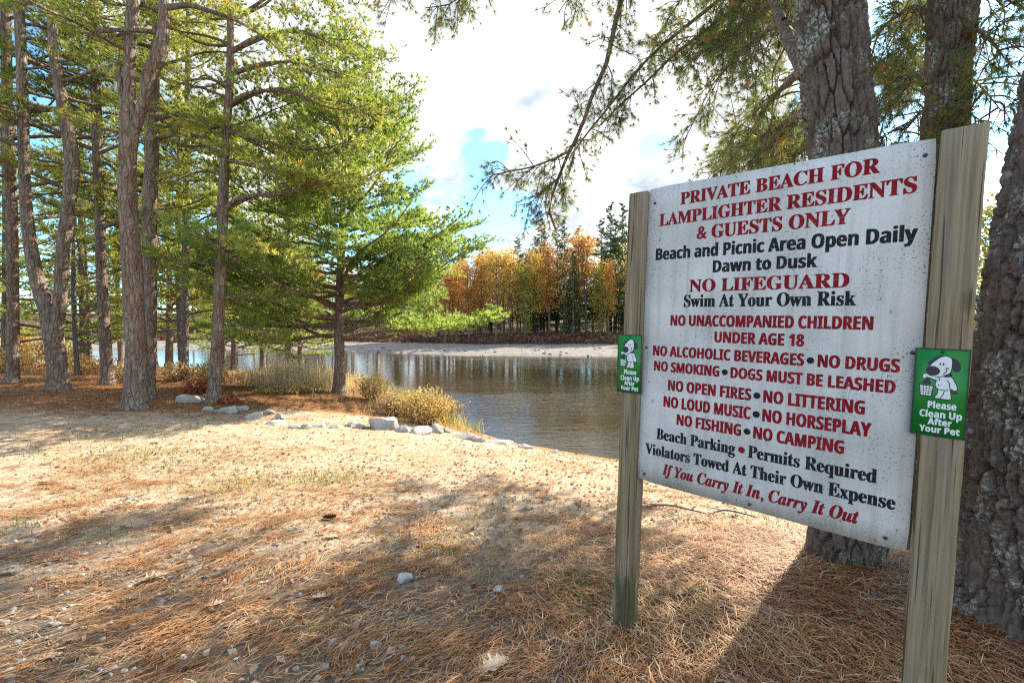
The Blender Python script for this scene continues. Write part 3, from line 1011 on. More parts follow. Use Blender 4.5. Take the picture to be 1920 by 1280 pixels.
def limb(start, az, L, rise, curve, g, n_=9, wig=0.06):
    t = np.linspace(0, 1, n_)[:, None]
    h = np.array([math.cos(az), math.sin(az), 0])
    s = np.array([-math.sin(az), math.cos(az), 0])
    w1, w2 = g.normal() * wig, g.normal() * wig
    return start + L * (h * t * (1 - 0.12 * abs(rise) * t) + np.array([0, 0, 1]) * (rise * t + curve * t ** 2) + s * (w1 * np.sin(t * 4) + w2 * t * t)
                        + np.array([0, 0, 1]) * 0.03 * np.sin(t * 7 + w1 * 50))


def dress(path, r0, wood, crown_pts, g, spacing=0.22, inner=0.25, blen=0.38, bmax=1.3, tuft_gap=0.10, upturn=0.35, twigs=True, wide=1.0):
    """side branchlets with tufts along one limb; crown_pts collects (pos, dir)"""
    L = np.sum(np.linalg.norm(np.diff(path, axis=0), axis=1))
    m = max(4, int(L / spacing))
    q = resample(path, 40)
    tan = norm(np.gradient(q, axis=0))
    for i in range(m):
        t = inner + (1 - inner) * (i + g.random()) / m
        k = min(39, int(t * 39))
        p, d = q[k], tan[k]
        side = norm(np.cross(d, np.array([0, 0, 1.0])))
        sg = 1 if i % 2 else -1
        l = min(bmax, blen * L * (1.05 - t) + 0.22) * (0.65 + 0.6 * g.random())
        bd = norm(d * (0.55 + 0.3 * g.random()) + side * sg * wide * (0.75 + 0.4 * g.random()) + np.array([0, 0, upturn * (0.2 + g.random() * 0.8) - 0.1]))
        mm = max(2, int(l / tuft_gap))
        tt = (np.arange(mm) + 1)[:, None] / mm
        bp = p + bd * l * tt + np.array([0, 0, 1]) * l * 0.15 * upturn * tt ** 2 + g.normal(size=(mm, 3)) * 0.02
        if twigs:
            tube(wood, [p, p + bd * l * 0.5, bp[-1]], [max(0.004, r0 * 0.16), 0.005, 0.003], 4, False)
        keep = tt[:, 0] > 0.22
        dd = norm(bd + np.array([0, 0, 0.35]) + g.normal(size=(mm, 3)) * 0.45)
        crown_pts.append((bp[keep], dd[keep]))
        # secondary sprays
        ns = int(l / (tuft_gap * 1.05)) + 1
        for j in range(ns):
            a = p + bd * l * (0.3 + 0.7 * g.random())
            sd = norm(bd * 0.7 + norm(np.cross(bd, np.array([0, 0, 1.0]))) * g.choice([-1, 1]) * 0.8 + g.normal(size=3) * 0.25 + np.array([0, 0, 0.15]))
            ln = 0.12 + 0.25 * g.random() * min(1, l)
            kk = max(1, int(ln / tuft_gap))
            tq = (np.arange(kk) + 1)[:, None] / kk
            crown_pts.append((a + sd * ln * tq, np.repeat(sd[None], kk, 0) + np.array([0, 0, 0.3])))
    crown_pts.append((q[-4:], tan[-4:]))


def finish_tree(root, wood_objs, crown_pts, g, needle, mat, K, spread=0.9, tone=(0.0, 1.0)):
    base = np.array(root.location)
    if crown_pts:
        pos = np.concatenate([c[0] for c in crown_pts])
        dr = np.concatenate([c[1] for c in crown_pts])
        cb = MB()
        cl = 0.5 + 0.9 * fbm(pos[:, 0] * 0.9, pos[:, 1] * 0.9, pos[:, 2] * 0.9, 2)
        tint = np.clip(tone[0] + (tone[1] - tone[0]) * (0.6 * cl + 0.4 * g.random(len(pos))), 0, 0.9)
        tint = np.where(g.random(len(pos)) < 0.02, 1.0, tint)
        tufts(cb, pos, dr, K, needle[0], needle[1], spread, tint, g)
        link('crown', cb.mesh('crown', False, base), mat, root)
    for nm, mbk, mt in wood_objs:
        link(nm, mbk.mesh(nm, True, base), mt, root)


def pine(label, paths, group, seed, zlo, ztop, lim, n_l, rise=(0.05, 0.5), curve=0.15, needle=(0.15, 0.014), K=11, mat='needles', explicit=(), az_avoid=None,
         spacing=0.20, tuft_gap=0.11, bark='bark', tone=(0, 1), split_limbs=True, stubs=0, name='pine_tree', spread=0.9, wide=1.0, az_pref=None, extra=(), zpow=1.0):
    g = np.random.default_rng(seed)
    base = np.array([paths[0][0][0][0], paths[0][0][0][1], tz(paths[0][0][0][0], paths[0][0][0][1])])
    root = empty(name, base, label, 'tree', group)
    tr = MB()
    for q, r in paths:
        rr = r * (1 + 0.45 * np.exp(-(q[:, 2] - base[2] + 0.1) / 0.16) * (q[:, 2] - base[2] < 1.0)) if q is paths[0][0] else r
        tube(tr, q, rr, 20, True, 0.07)
    for pts, rad in extra:
        tube(tr, resample(pts, 8), np.interp(np.linspace(0, 1, 8), np.linspace(0, 1, len(rad)), rad), 10, True, 0.06)
    objs = []
    crown = []
    limbs_ = []
    for k in range(n_l):
        z = zlo + (ztop - zlo) * ((k + g.random()) / n_l) ** zpow
        q, r = paths[k % len(paths)]
        if z > q[:, 2].max() - 0.1:
            q, r = paths[0]
        p, rr = at_z(q, r, min(z, q[:, 2].max() - 0.15))
        f = (z - zlo) / (ztop - zlo)
        L = lim(f) * (0.7 + 0.5 * g.random())
        for tries in range(12):
            az = g.random() * 2 * math.pi if az_pref is None else az_pref[0] + g.normal() * az_pref[1]
            if az_avoid is None or abs((az - az_avoid[0] + math.pi) % (2 * math.pi) - math.pi) > az_avoid[1]:
                break
        rs = rise[0] + (rise[1] - rise[0]) * f + g.normal() * 0.08
        limbs_.append((limb(p, az, L, rs, curve, g), max(0.012, min(0.5 * rr, 0.016 * L + 0.008))))
    for pts, r0 in explicit:
        limbs_.append((resample(pts, 14), r0))
    allw = MB()
    for path, r0 in limbs_:
        lw = MB() if split_limbs else tr
        t = np.linspace(0, 1, len(path))
        tube(lw, path, r0 * (1 - 0.85 * t), 8, False)
        dress(path, r0, lw, crown, g, spacing=spacing, tuft_gap=tuft_gap, twigs=split_limbs, wide=wide)
        if split_limbs:
            objs.append(('branch', lw, M[bark]))
    for k in range(stubs):
        z = max(base[2] + 1.2, zlo - 3) + g.random() * 3.2
        p, rr = at_z(*paths[k % len(paths)], z)
        az = g.random() * 2 * math.pi
        pth = limb(p, az, 0.5 + 1.1 * g.random(), -0.05 + 0.2 * g.normal(), -0.1, g, 6, 0.12)
        tube(tr, pth, 0.012 * (1 - 0.8 * np.linspace(0, 1, 6)), 5, False)
        for j in range(3):
            a = pth[2 + j]
            tube(tr, [a, a + norm(pth[-1] - pth[0] + g.normal(size=3) * 0.6) * 0.35 * g.random() + 0.02], [0.005, 0.002], 4, False)
    objs.insert(0, ('trunk', tr, M[bark]))
    finish_tree(root, objs, crown, g, needle, M[mat], K, spread, tone)
    return root


def base_Y(px, py):
    return hit(px, py)[1]


LEFT = 'tall pines standing along the left river bank'
toward_cam = (R(-60), R(42))

# V-shaped pine
Y = base_Y(110, 730)
v_left = px_trunk([(110, 735, 46), (108, 700, 43), (104, 660, 42), (98, 620, 43), (92, 590, 38), (74, 540, 32), (62, 490, 30), (53, 430, 27), (46, 330, 24), (43, 200, 23), (38, 60, 22), (35, 0, 22)], Y, 15)
v_right = px_trunk([(106, 640, 26), (110, 590, 28), (115, 530, 28), (117, 480, 28), (127, 400, 29), (135, 300, 31), (118, 200, 25), (101, 100, 21), (98, 0, 21)], Y, 14.5)
pine('forked pine with two grey stems parting low down, beside the leftmost dark trunk', [v_left, v_right], LEFT, 11, 6.5, 14.5, lambda f: 3.2 * (1 - 0.6 * f), 36,
     az_avoid=toward_cam, stubs=7, needle=(0.16, 0.016), K=11, extra=[([P(30, 215, Y), P(15, 200, Y), P(-10, 180, Y)], [.05, .04, .03])])
# leftmost dark trunk
Y = base_Y(23, 717)
q = px_trunk([(23, 722, 29), (24, 600, 26), (22, 400, 24), (14, 200, 23), (10, 0, 22)], Y, 15)
pine('straight dark pine trunk at the edge of the woods, left of the forked pine', [q], LEFT, 12, 5.0, 14.5, lambda f: 3.5 * (1 - 0.55 * f), 36, az_avoid=toward_cam, stubs=10, needle=(0.16, 0.016), K=11)
# third trunk
Y = base_Y(203, 721)
q = px_trunk([(204, 726, 31), (200, 680, 26), (194, 580, 23), (190, 500, 22), (187, 400, 22), (182, 250, 21), (178, 120, 19), (174, 0, 18)], Y, 15.5)
pine('slender dark pine with knotty trunk between forked pine and thick bare-stubbed pine', [q], LEFT, 13, 4.4, 15, lambda f: 3.2 * (1 - 0.55 * f), 38, az_avoid=toward_cam, stubs=10, needle=(0.16, 0.016), K=11)
# thick pine with the broken stub
Y = base_Y(253, 766)
q1 = px_trunk([(253, 772, 48), (254, 720, 44), (255, 650, 43), (251, 580, 41), (248, 500, 41), (241, 400, 38), (239, 300, 36), (243, 235, 40), (243, 170, 23), (243, 100, 24), (250, 0, 26)], Y, 13)
q2 = px_trunk([(246, 262, 24), (262, 215, 24), (272, 180, 24), (281, 140, 30), (299, 100, 31), (307, 50, 22), (306, 0, 20)], Y, 12.5)
pine('thick pine forking high above a pale broken stub, closest trunk of the left group', [q1, q2], LEFT, 14, 7.2, 13, lambda f: 2.6 * (1 - 0.5 * f), 22, az_avoid=toward_cam, stubs=3,
     needle=(0.15, 0.014), K=11, extra=[([P(234, 235, Y), P(230, 200, Y), P(226, 165, Y), P(223, 128, Y)], [.07, .06, .055, .05])],
     explicit=[([P(312, 15, Y), P(345, 10, Y), P(390, 20, Y - .2), P(440, 38, Y - .4), P(490, 66, Y - .5), P(530, 100, Y - .6)], 0.06)])
# trunk close behind it
Y = base_Y(281, 748)
q = px_trunk([(281, 752, 22), (282, 690, 22), (282, 620, 24), (282, 550, 26), (281, 450, 30), (280, 400, 31), (285, 300, 27), (287, 200, 24), (292, 100, 20), (297, 0, 17)], Y, 14)
pine('reddish-brown pine rising just behind the thick forked-top pine', [q], LEFT, 15, 5.6, 13.6, lambda f: 2.9 * (1 - 0.5 * f), 26, az_avoid=toward_cam, stubs=5, needle=(0.15, 0.014), K=11,
     explicit=[([P(297, 222, Y), P(330, 215, Y), P(375, 222, Y), P(430, 245, Y - .1), P(490, 275, Y - .2), P(545, 305, Y - .3), P(595, 340, Y - .3)], 0.06),
               ([P(297, 260, Y), P(335, 252, Y), P(375, 256, Y), P(420, 275, Y - .3), P(470, 305, Y - .5), P(520, 345, Y - .7)], 0.05)])
# pine by the rocks with long right-hand boughs
Y = base_Y(400, 755)
q = px_trunk([(400, 762, 29), (407, 650, 23), (412, 550, 23), (416, 450, 21), (418, 390, 21), (420, 320, 19), (425, 240, 16), (430, 170, 15), (432, 80, 14), (432, 0, 12)], Y, 13.5)
ex = []
for tr_, r0 in (([(418, 398), (436, 378), (470, 368), (530, 362), (585, 345), (630, 328), (670, 326)], .06),
                ([(424, 205), (450, 182), (500, 170), (560, 178), (610, 200), (650, 206), (690, 196)], .055),
                ([(432, 100), (470, 75), (530, 60), (585, 66), (625, 85), (660, 100), (685, 120)], .05),
                ([(428, 245), (480, 262), (540, 275), (590, 280), (630, 272), (670, 262)], .05),
                ([(432, 40), (480, 10), (540, -25), (580, -25), (610, 0), (635, 30)], .045),
                ([(430, 140), (490, 120), (560, 118), (615, 132), (665, 146)], .045),
                ([(420, 300), (470, 310), (540, 330), (610, 345), (665, 340)], .045),
                ([(422, 330), (390, 320), (350, 330), (310, 350)], .035),
                ([(414, 470), (450, 460), (500, 470), (560, 495)], .035),
                ([(410, 560), (450, 555), (500, 560), (550, 575)], .03),
                ([(404, 500), (370, 490), (330, 500), (300, 520)], .03),
                ([(430, 170), (400, 150), (360, 150), (320, 165)], .04),
                ([(412, 600), (450, 610), (490, 640), (520, 655)], .022)):
    dy = random.uniform(-0.9, 0.7)
    m_ = len(tr_) - 1
    ex.append(([P(x, y, Y + dy * (i / m_)) for i, (x, y) in enumerate(tr_)], r0))
    ex.append(([P(x + 10 * i, y + (14 if k % 2 else -12) * i / m_ , Y + (dy + 1.2) * (i / m_)) for k, (i, (x, y)) in enumerate(enumerate(tr_))], r0 * .8))
pine('pine by the bank rocks with long boughs sweeping right over the water', [q], LEFT, 16, 5.5, 13.3, lambda f: 2.8 * (1 - 0.6 * f), 18, az_pref=(R(170), 0.7), rise=(0.1, 0.5), needle=(0.15, 0.015), K=11,
     explicit=ex, az_avoid=(R(-100), R(50)), stubs=3, mat='needles', spacing=0.22, tuft_gap=0.11)
# white pine on the spit
Y = base_Y(636, 738)
q = px_trunk([(636, 742, 28), (637, 690, 21), (636, 640, 19), (637, 560, 17), (639, 500, 15), (642, 430, 14), (645, 350, 12)], Y, 10.8)
pine('pale green pine with bare lower trunk, standing alone on the spit at the water', [q], None, 17, 1.35, 10.4,
     lambda f: 4.6 * (1 - 0.95 * f ** 1.25), 104, zpow=1.25, rise=(-0.05, 0.55), curve=0.22, needle=(0.17, 0.020), K=13, mat='needles_pale', spacing=0.2, tuft_gap=0.11, stubs=3, wide=0.8)
# thin pine with dead lower limbs between
Y = base_Y(345, 712)
q = px_trunk([(345, 716, 19), (346, 650, 16), (347, 560, 15), (348, 450, 14), (350, 300, 12), (352, 100, 10)], Y, 14)
pine('thin pine with dead lower limbs, left of the pine by the bank rocks', [q], LEFT, 18, 2.6, 13.6, lambda f: 3.2 * (1 - 0.6 * f), 44, needle=(0.19, 0.032), K=12, stubs=8, mat='needles', bark='bark_far')
# thin crooked tree
Y = base_Y(150, 692)
q = px_trunk([(150, 696, 10), (151, 640, 9), (153, 600, 8), (152, 560, 8), (158, 535, 6), (150, 480, 5), (140, 400, 5)], Y, 9)
pine('thin crooked dark sapling in yellow undergrowth behind the forked pine', [q], None, 19, 2.5, 8.5, lambda f: 1.8 * (1 - 0.6 * f), 16, needle=(0.2, 0.034), K=11, stubs=4, bark='bark_far',
     extra=[([P(152, 605, Y), P(165, 580, Y), P(178, 560, Y), P(184, 550, Y)], [.05, .045, .035, .02])])

# pines further back on the left bank
BACK = 'bushy pines filling the wood behind the left trunks'
protos = []
for i in range(3):
    h = 13 + 2 * i
    pth = np.array([[0, 0, -0.2], [0.1, 0, h * 0.3], [0.05, 0.1, h * 0.6], [0, 0, h]])
    qq = resample(pth, 30)
    protos.append((qq, np.linspace(0.17, 0.02, 30)))
# (x, y, scale)
spots = [(-17.5, 27.5, .9), (-12.5, 25.2, .7), (-24.5, 28.5, 1.0), (-33, 28.5, 1.1), (-20, 21.5, .6), (-15.5, 16.2, .55), (-26.5, 18, .6), (-27, 20, .95), (-22.5, 24, 1.05), (-19.5, 17.5, .9), (-16.2, 20.5, 1.0), (-13.2, 18.2, .85), (-24, 15.5, 1.0), (-11.8, 21.5, .8), (-30, 26, 1.1),
         (-18.5, 24.5, 1.1), (-9.4, 20.2, .78), (-35, 22, 1.1), (-14.2, 23.2, 0.95), (-21.5, 13.0, 0.9), (-28.5, 15.5, 1.0), (-8.6, 17.5, 0.62)]
proto_obj = {}
for i, (x, y, s) in enumerate(spots):
    k = i % 3
    if k not in proto_obj:
        root = pine('bushy background pine in the wood behind the left trunks', [protos[k]], BACK, 30 + k, 1.2 + 0.4 * k, 12.6 + 2 * k,
                    lambda f: 3.6 * (1 - 0.75 * f), 56, rise=(-0.02, 0.45), needle=(0.22, 0.034), K=7, mat='needles' if k else 'needles_pale', spacing=0.36, tuft_gap=0.19, split_limbs=False, bark='bark_far')
        proto_obj[k] = root
        r = root
    else:
        src = proto_obj[k]
        r = src.copy()
        C.objects.link(r)
        for ch in list(src.children):
            c2 = ch.copy()
            C.objects.link(c2)
            c2.parent = r
    r.location = (x, y, tz(x, y))
    r.rotation_euler = (0, 0, i * 2.1)
    r.scale = (s, s, s)


# ------------------------------------------------------------------ the near trunks on the right: furrowed bark as real relief
def worley(u, v, nu, seed):
    """F2-F1 on a grid of jittered cells, periodic in u (0..nu)"""
    iu, iv = np.floor(u), np.floor(v)
    d1 = np.full(u.shape, 9.0)
    d2 = np.full(u.shape, 9.0)
    idv = np.zeros(u.shape)
    for a in (-1, 0, 1):
        for b in (-1, 0, 1):
            cu, cv = iu + a, iv + b
            cm_ = np.mod(cu, nu)
            jx = hash3(cm_, cv, np.full(u.shape, seed))
            jy = hash3(cm_, cv, np.full(u.shape, seed + 5))
            d = np.hypot(cu + jx - u, cv + jy - v)
            idv = np.where(d < d1, hash3(cm_, cv, np.full(u.shape, seed + 9)), idv)
            d2 = np.where(d < d1, d1, np.minimum(d2, d))
            d1 = np.minimum(d1, d)
    return d2 - d1, idv


def hero_trunk(path, rad, seed, nz=560, na=200, amp=0.02, zmax=6.0, cell=(0.052, 0.27)):
    mb = MB()
    q = path
    n0 = len(q)
    d0 = np.concatenate([[0], np.cumsum(np.linalg.norm(np.diff(q, axis=0), axis=1))])
    u = np.linspace(0, min(d0[-1], zmax + 0.5), nz)
    c = np.stack([np.interp(u, d0, q[:, i]) for i in range(3)], 1)
    r = np.interp(u, d0, rad)
    ang = np.linspace(0, 2 * math.pi, na, endpoint=False)
    A, U = np.meshgrid(ang, u)
    rm = float(np.mean(r[: nz // 2]))
    nu = max(6, int(round(2 * math.pi * rm / cell[0])))
    ca_, sa_ = np.cos(A), np.sin(A)
    w1 = fbm(ca_ * 3 + 5, sa_ * 3, U * 3.0, 3)
    w2 = fbm(ca_ * 3 - 9, sa_ * 3, U * 3.0 + 7, 3)
    fu = A / (2 * math.pi) * nu + 0.50 * w1
    fv = U / cell[1] + 0.55 * w2
    e, idv = worley(np.mod(fu, nu), fv, nu, seed)
    e2, id2 = worley(np.mod(fu * 2, nu * 2), fv * 3.1 + 3, nu * 2, seed + 3)
    rel = smooth(0.0, 0.17, e) * (0.60 + 0.6 * idv) + 0.30 * smooth(0.0, 0.14, e2) * (0.3 + id2) + 0.22 * fbm(ca_ * 30, sa_ * 30, U * 30, 3)
    flare = 1 + 0.5 * np.exp(-u / 0.16)[:, None] * (1 + 0.35 * np.cos(A * 4 + seed)) * 0.6
    RR = r[:, None] * flare * (1 + 0.05 * fbm(ca_ * 1.2, sa_ * 1.2, U * 0.8, 2)) + amp * (rel - 0.9)
    Vx = c[:, None, 0] + RR * ca_
    Vy = c[:, None, 1] + RR * sa_
    Vz = c[:, None, 2] + 0 * RR
    i = np.arange(nz - 1)[:, None] * na
    j = np.arange(na)[None]
    k = (j + 1) % na
    mb.add(np.stack([Vx, Vy, Vz], -1).reshape(-1, 3), np.stack([i + j, i + k, i + na + k, i + na + j], -1).reshape(-1, 4))
    # plain continuation far above the frame
    if d0[-1] > zmax + 0.5:
        u2 = np.linspace(zmax + 0.45, d0[-1], 20)
        tube(mb, np.stack([np.interp(u2, d0, q[:, i]) for i in range(3)], 1), np.interp(u2, d0, rad), 24)
    return mb


def cluster_branch(path, r0, wood, cl, g, n_tw, tw=(0.25, 0.8), start=0.15, droop=0.35):
    """open pitch-pine branch: twigs ending in needle clusters"""
    q = resample(path, 30)
    t = np.linspace(0, 1, 30)
    tube(wood, q, r0 * (1 - 0.75 * t), 8, False, 0.08)
    tan = norm(np.gradient(q, axis=0))
    for i in range(n_tw):
        k = min(29, int((start + (1 - start) * (i + g.random()) / n_tw) * 29))
        d = norm(tan[k] * 0.7 + g.normal(size=3) * 0.75 + np.array([0, 0, -droop]))
        l = (tw[0] + (tw[1] - tw[0]) * g.random()) * (1.1 - 0.45 * t[k])
        e = q[k] + d * l + np.array([0, 0, -0.18 * l])
        mid = q[k] + d * l * 0.55 + g.normal(size=3) * 0.03
        pth = resample([q[k], mid, e], 6)
        tube(wood, pth, [0.009, 0.008, 0.007, 0.006, 0.005, 0.004], 4, False)
        dd = norm(e - mid)
        m = 3 + int(l * 11)
        for j in range(m):
            s = 0.35 + 0.65 * g.random()
            a = np.array([np.interp(s, np.linspace(0, 1, 6), pth[:, c]) for c in range(3)])
            off = norm(dd + g.normal(size=3) * 0.8) * (0.05 + 0.18 * g.random())
            tube(wood, [a, a + off], [0.004, 0.003], 3, False)
            cl.append((a + off, norm(off + dd * 0.05)))
        cl.append((e, dd))
    cl.append((q[-1], tan[-1]))


def px_path(l, dY0=None):
    return np.array([P(x, y, d) for x, y, d in l])


RIGHT = 'furrowed pines on the right beside the sign'
g = np.random.default_rng(77)

# trunk behind the board
Y = base_Y(1585, 1072) + 0.22
q, r = px_trunk([(1585, 1092, 146), (1586, 1000, 142), (1586, 700, 132), (1582, 400, 127), (1578, 280, 125), (1570, 200, 123), (1560, 110, 121), (1552, 0, 119)], Y, 15, 0.1, 80)
hb = hero_trunk(q, r, 3, amp=0.052)
base = np.array([q[0][0], q[0][1], tz(q[0][0], q[0][1])])
root = empty('pine_tree', base, 'furrowed pine trunk rising behind the top edge of the sign, with drooping needled boughs', 'tree', RIGHT)
wood_list, cl = [], []
BR = [
    # (pixel path with distance, radius, twig count)
    ([(1548, -330, 3.4), (1430, -330, 4.6), (1290, -260, 6.0), (1200, -120, 7.0), (1165, 0, 7.4), (1150, 60, 7.5), (1135, 125, 7.5), (1112, 175, 7.5), (1090, 240, 7.6), (1065, 290, 7.6), (1045, 340, 7.7), (1030, 400, 7.7), (1042, 430, 7.7)], 0.075, 46, 0.42),
    ([(1070, 282, 7.6), (1040, 297, 7.5), (1000, 312, 7.4), (955, 322, 7.3), (915, 328, 7.2)], 0.022, 15, 0.05),
    ([(1046, 335, 7.6), (1015, 360, 7.7), (990, 385, 7.8)], 0.018, 12, 0.05),
    ([(1552, -180, 3.4), (1470, -110, 4.6), (1400, -45, 6.0), (1330, 15, 7.0), (1280, 55, 7.4), (1222, 103, 7.7), (1180, 150, 7.8), (1150, 190, 7.9), (1105, 245, 7.9), (1075, 285, 7.9)], 0.05, 40, 0.35),
    ([(1556, -90, 3.4), (1490, -60, 4.6), (1440, -30, 6.0), (1390, 5, 6.6), (1330, 52, 7.0), (1270, 98, 7.3), (1205, 160, 7.6), (1165, 195, 7.8), (1125, 235, 8.0)], 0.05, 40, 0.35),
    ([(1572, 250, 3.2), (1540, 190, 3.22), (1500, 115, 3.5), (1470, 50, 4.0), (1445, -10, 4.6), (1420, -90, 5.4)], 0.065, 12, 0.3),
    ([(1560, 112, 3.2), (1520, 130, 3.25), (1480, 155, 3.9), (1445, 190, 5.0), (1412, 240, 6.0), (1380, 288, 6.8), (1345, 318, 7.2)], 0.034, 34, 0.3),
    ([(1575, 212, 3.2), (1530, 214, 3.25), (1490, 222, 3.8), (1450, 245, 5.0), (1405, 268, 6.2), (1355, 318, 7.0), (1315, 325, 7.2)], 0.030, 26, 0.3),
    ([(1470, 40, 4.0), (1420, 70, 5.4), (1370, 120, 6.8), (1330, 170, 7.8), (1300, 230, 8.4), (1280, 270, 8.6)], 0.028, 34, 0.25),
    ([(1450, 0, 4.6), (1400, 40, 6.4), (1350, 60, 8.0), (1290, 70, 9.2), (1230, 85, 10.0)], 0.03, 36, 0.2),
    ([(1552, -300, 3.5), (1340, -200, 6.0), (1180, -90, 7.5), (1090, -35, 8.2), (1050, 20, 8.5)], 0.03, 38, 0.6),
    ([(1430, -330, 4.6), (1150, -240, 7.0), (1000, -140, 8.0), (900, -50, 8.6), (850, 5, 8.8), (800, 15, 9.0)], 0.034, 60, 0.5),
    ([(1000, -140, 8.0), (900, -110, 8.2), (800, -60, 8.4), (720, -5, 8.5)], 0.022, 26, 0.3),
    ([(1552, -60, 3.3), (1480, -20, 5.0), (1400, 50, 7.0), (1315, 100, 8.9), (1280, 130, 9.6)], 0.04, 42, 0.5),
    ([(1552, -140, 3.3), (1500, -90, 5.6), (1440, -20, 8.6), (1398, 39, 10.9), (1380, 60, 11.6)], 0.04, 50, 0.5),
    ([(1552, -260, 3.3), (1440, -180, 5.4), (1320, -60, 7.8), (1240, 60, 9.5), (1215, 110, 10.0)], 0.04, 44, 0.55),
    ([(1552, -120, 3.3), (1530, -60, 5.6), (1500, 10, 8.0), (1475, 80, 9.8)], 0.035, 40, 0.45),
    ([(1565, 150, 3.2), (1520, 190, 5.0), (1470, 225, 7.0), (1405, 265, 9.2), (1345, 305, 10.4), (1310, 318, 10.8)], 0.04, 60, 0.45),
    ([(1578, 240, 3.2), (1535, 262, 5.2), (1480, 300, 7.4), (1420, 335, 8.8), (1370, 362, 9.6), (1330, 375, 10.0)], 0.035, 54, 0.5),
    ([(1572, 190, 3.2), (1555, 200, 5.4), (1530, 225, 8.0), (1490, 262, 9.6), (1460, 290, 10.2)], 0.035, 54, 0.5),
    ([(1578, 300, 3.2), (1560, 340, 5.0), (1520, 380, 6.6), (1460, 410, 7.6), (1420, 425, 8.0)], 0.03, 40, 0.5),
    # higher boughs outside the picture whose shade falls on the foreground
    ([(1552, -420, 3.4), (1480, -380, 5.2), (1420, -280, 7.2), (1380, -160, 9.0), (1360, -60, 10.5)], 0.05, 60, 0.2),
    ([(1552, -500, 3.4), (1600, -420, 5.6), (1640, -280, 7.6), (1680, -140, 9.6)], 0.05, 60, 0.2),
]
for pts, r0, nt, st in BR:
    wb = MB()
    cluster_branch(px_path(pts), r0, wb, cl, g, int(nt * 1.15), start=st)
    wood_list.append(('branch', wb, M['bark']))
link('trunk', hb.mesh('trunk', True, base), M['bark_near'], root)


def needle_clusters(cl, g, root, base, K=28, ln=0.14, wd=0.0048, mat='needles_dark'):
    pos = np.array([c[0] for c in cl])
    dr = np.array([c[1] for c in cl])
    cb = MB()
    tint = np.clip(0.15 + 0.75 * g.random(len(pos)), 0, 0.92)
    tint = np.where(g.random(len(pos)) < 0.05, 1.0, tint)
    tufts(cb, pos, dr, K, ln, wd, 1.25, tint, g)
    link('crown', cb.mesh('crown', False, base), M[mat], root)


for nm, mbk, mt in wood_list:
    link(nm, mbk.mesh(nm, True, base), mt, root)
needle_clusters(cl, g, root, base)

# second trunk, further back
q, r = px_trunk([(1725, 990, 106), (1738, 700, 98), (1760, 400, 90), (1771, 240, 83), (1779, 120, 86), (1787, 0, 94)], 4.1, 15, 0.1, 80)
q[0][2] = tz(q[0][0], q[0][1]) - 0.1
base = np.array([q[0][0], q[0][1], tz(q[0][0], q[0][1])])
root = empty('pine_tree', base, 'pine trunk between the taller sign post and the lighter sky, sprigs of needles on it', 'tree', RIGHT)
hb = hero_trunk(q, r, 8, amp=0.040, zmax=6.5, nz=420, na=150)
link('trunk', hb.mesh('trunk', True, base), M['bark_near'], root)
cl = []
for pts, r0, nt, st in [
    ([(1778, 60, 4.12), (1730, 20, 4.3), (1690, 25, 4.8), (1650, 60, 5.2), (1630, 120, 5.6)], 0.03, 20, 0.25),
    ([(1776, 150, 4.12), (1735, 140, 4.3), (1700, 165, 4.8), (1665, 205, 5.2), (1650, 250, 5.4)], 0.022, 20, 0.25),
    ([(1774, 200, 4.12), (1740, 205, 4.3), (1712, 225, 4.6), (1690, 255, 4.8)], 0.016, 14, 0.2),
    ([(1782, 40, 4.12), (1740, 70, 4.6), (1705, 100, 5.4), (1680, 140, 6.0), (1665, 180, 6.4)], 0.022, 20, 0.25),
    ([(1786, 40, 4.1), (1830, 55, 3.8), (1858, 80, 3.6), (1885, 110, 3.5)], 0.016, 10, 0.35),
    ([(1782, 130, 4.1), (1825, 150, 3.9), (1850, 175, 3.8), (1875, 205, 3.7)], 0.014, 10, 0.3),
    ([(1786, -10, 4.1), (1840, -15, 3.9), (1880, -5, 3.8), (1910, 10, 3.7)], 0.014, 9, 0.35),
    ([(1778, 190, 4.1), (1815, 210, 3.8), (1838, 225, 3.7)], 0.010, 5, 0.4),
    ([(1786, 20, 4.1), (1760, 0, 5.4), (1700, 30, 7.4), (1660, 110, 9.3), (1640, 160, 9.8)], 0.035, 44, 0.45),
    ([(1787, -60, 4.1), (1760, -40, 6.0), (1715, -10, 8.6), (1690, 40, 11.0)], 0.035, 44, 0.5),
    ([(1784, 90, 4.1), (1745, 95, 5.4), (1715, 130, 7.0), (1700, 180, 8.4)], 0.03, 44, 0.4),
    ([(1787, -160, 4.1), (1850, -160, 5.6), (1880, -120, 7.5), (1880, -60, 9.0)], 0.04, 40, 0.25),
    ([(1787, -260, 4.1), (1700, -220, 5.8), (1640, -150, 7.6), (1600, -60, 9.2)], 0.04, 44, 0.25)]:
    wb = MB()
    cluster_branch(px_path(pts), r0, wb, cl, g, nt, tw=(0.15, 0.5), start=st, droop=0.2)
    link('branch', wb.mesh('branch', True, base), M['bark'], root)
needle_clusters(cl, g, root, base)

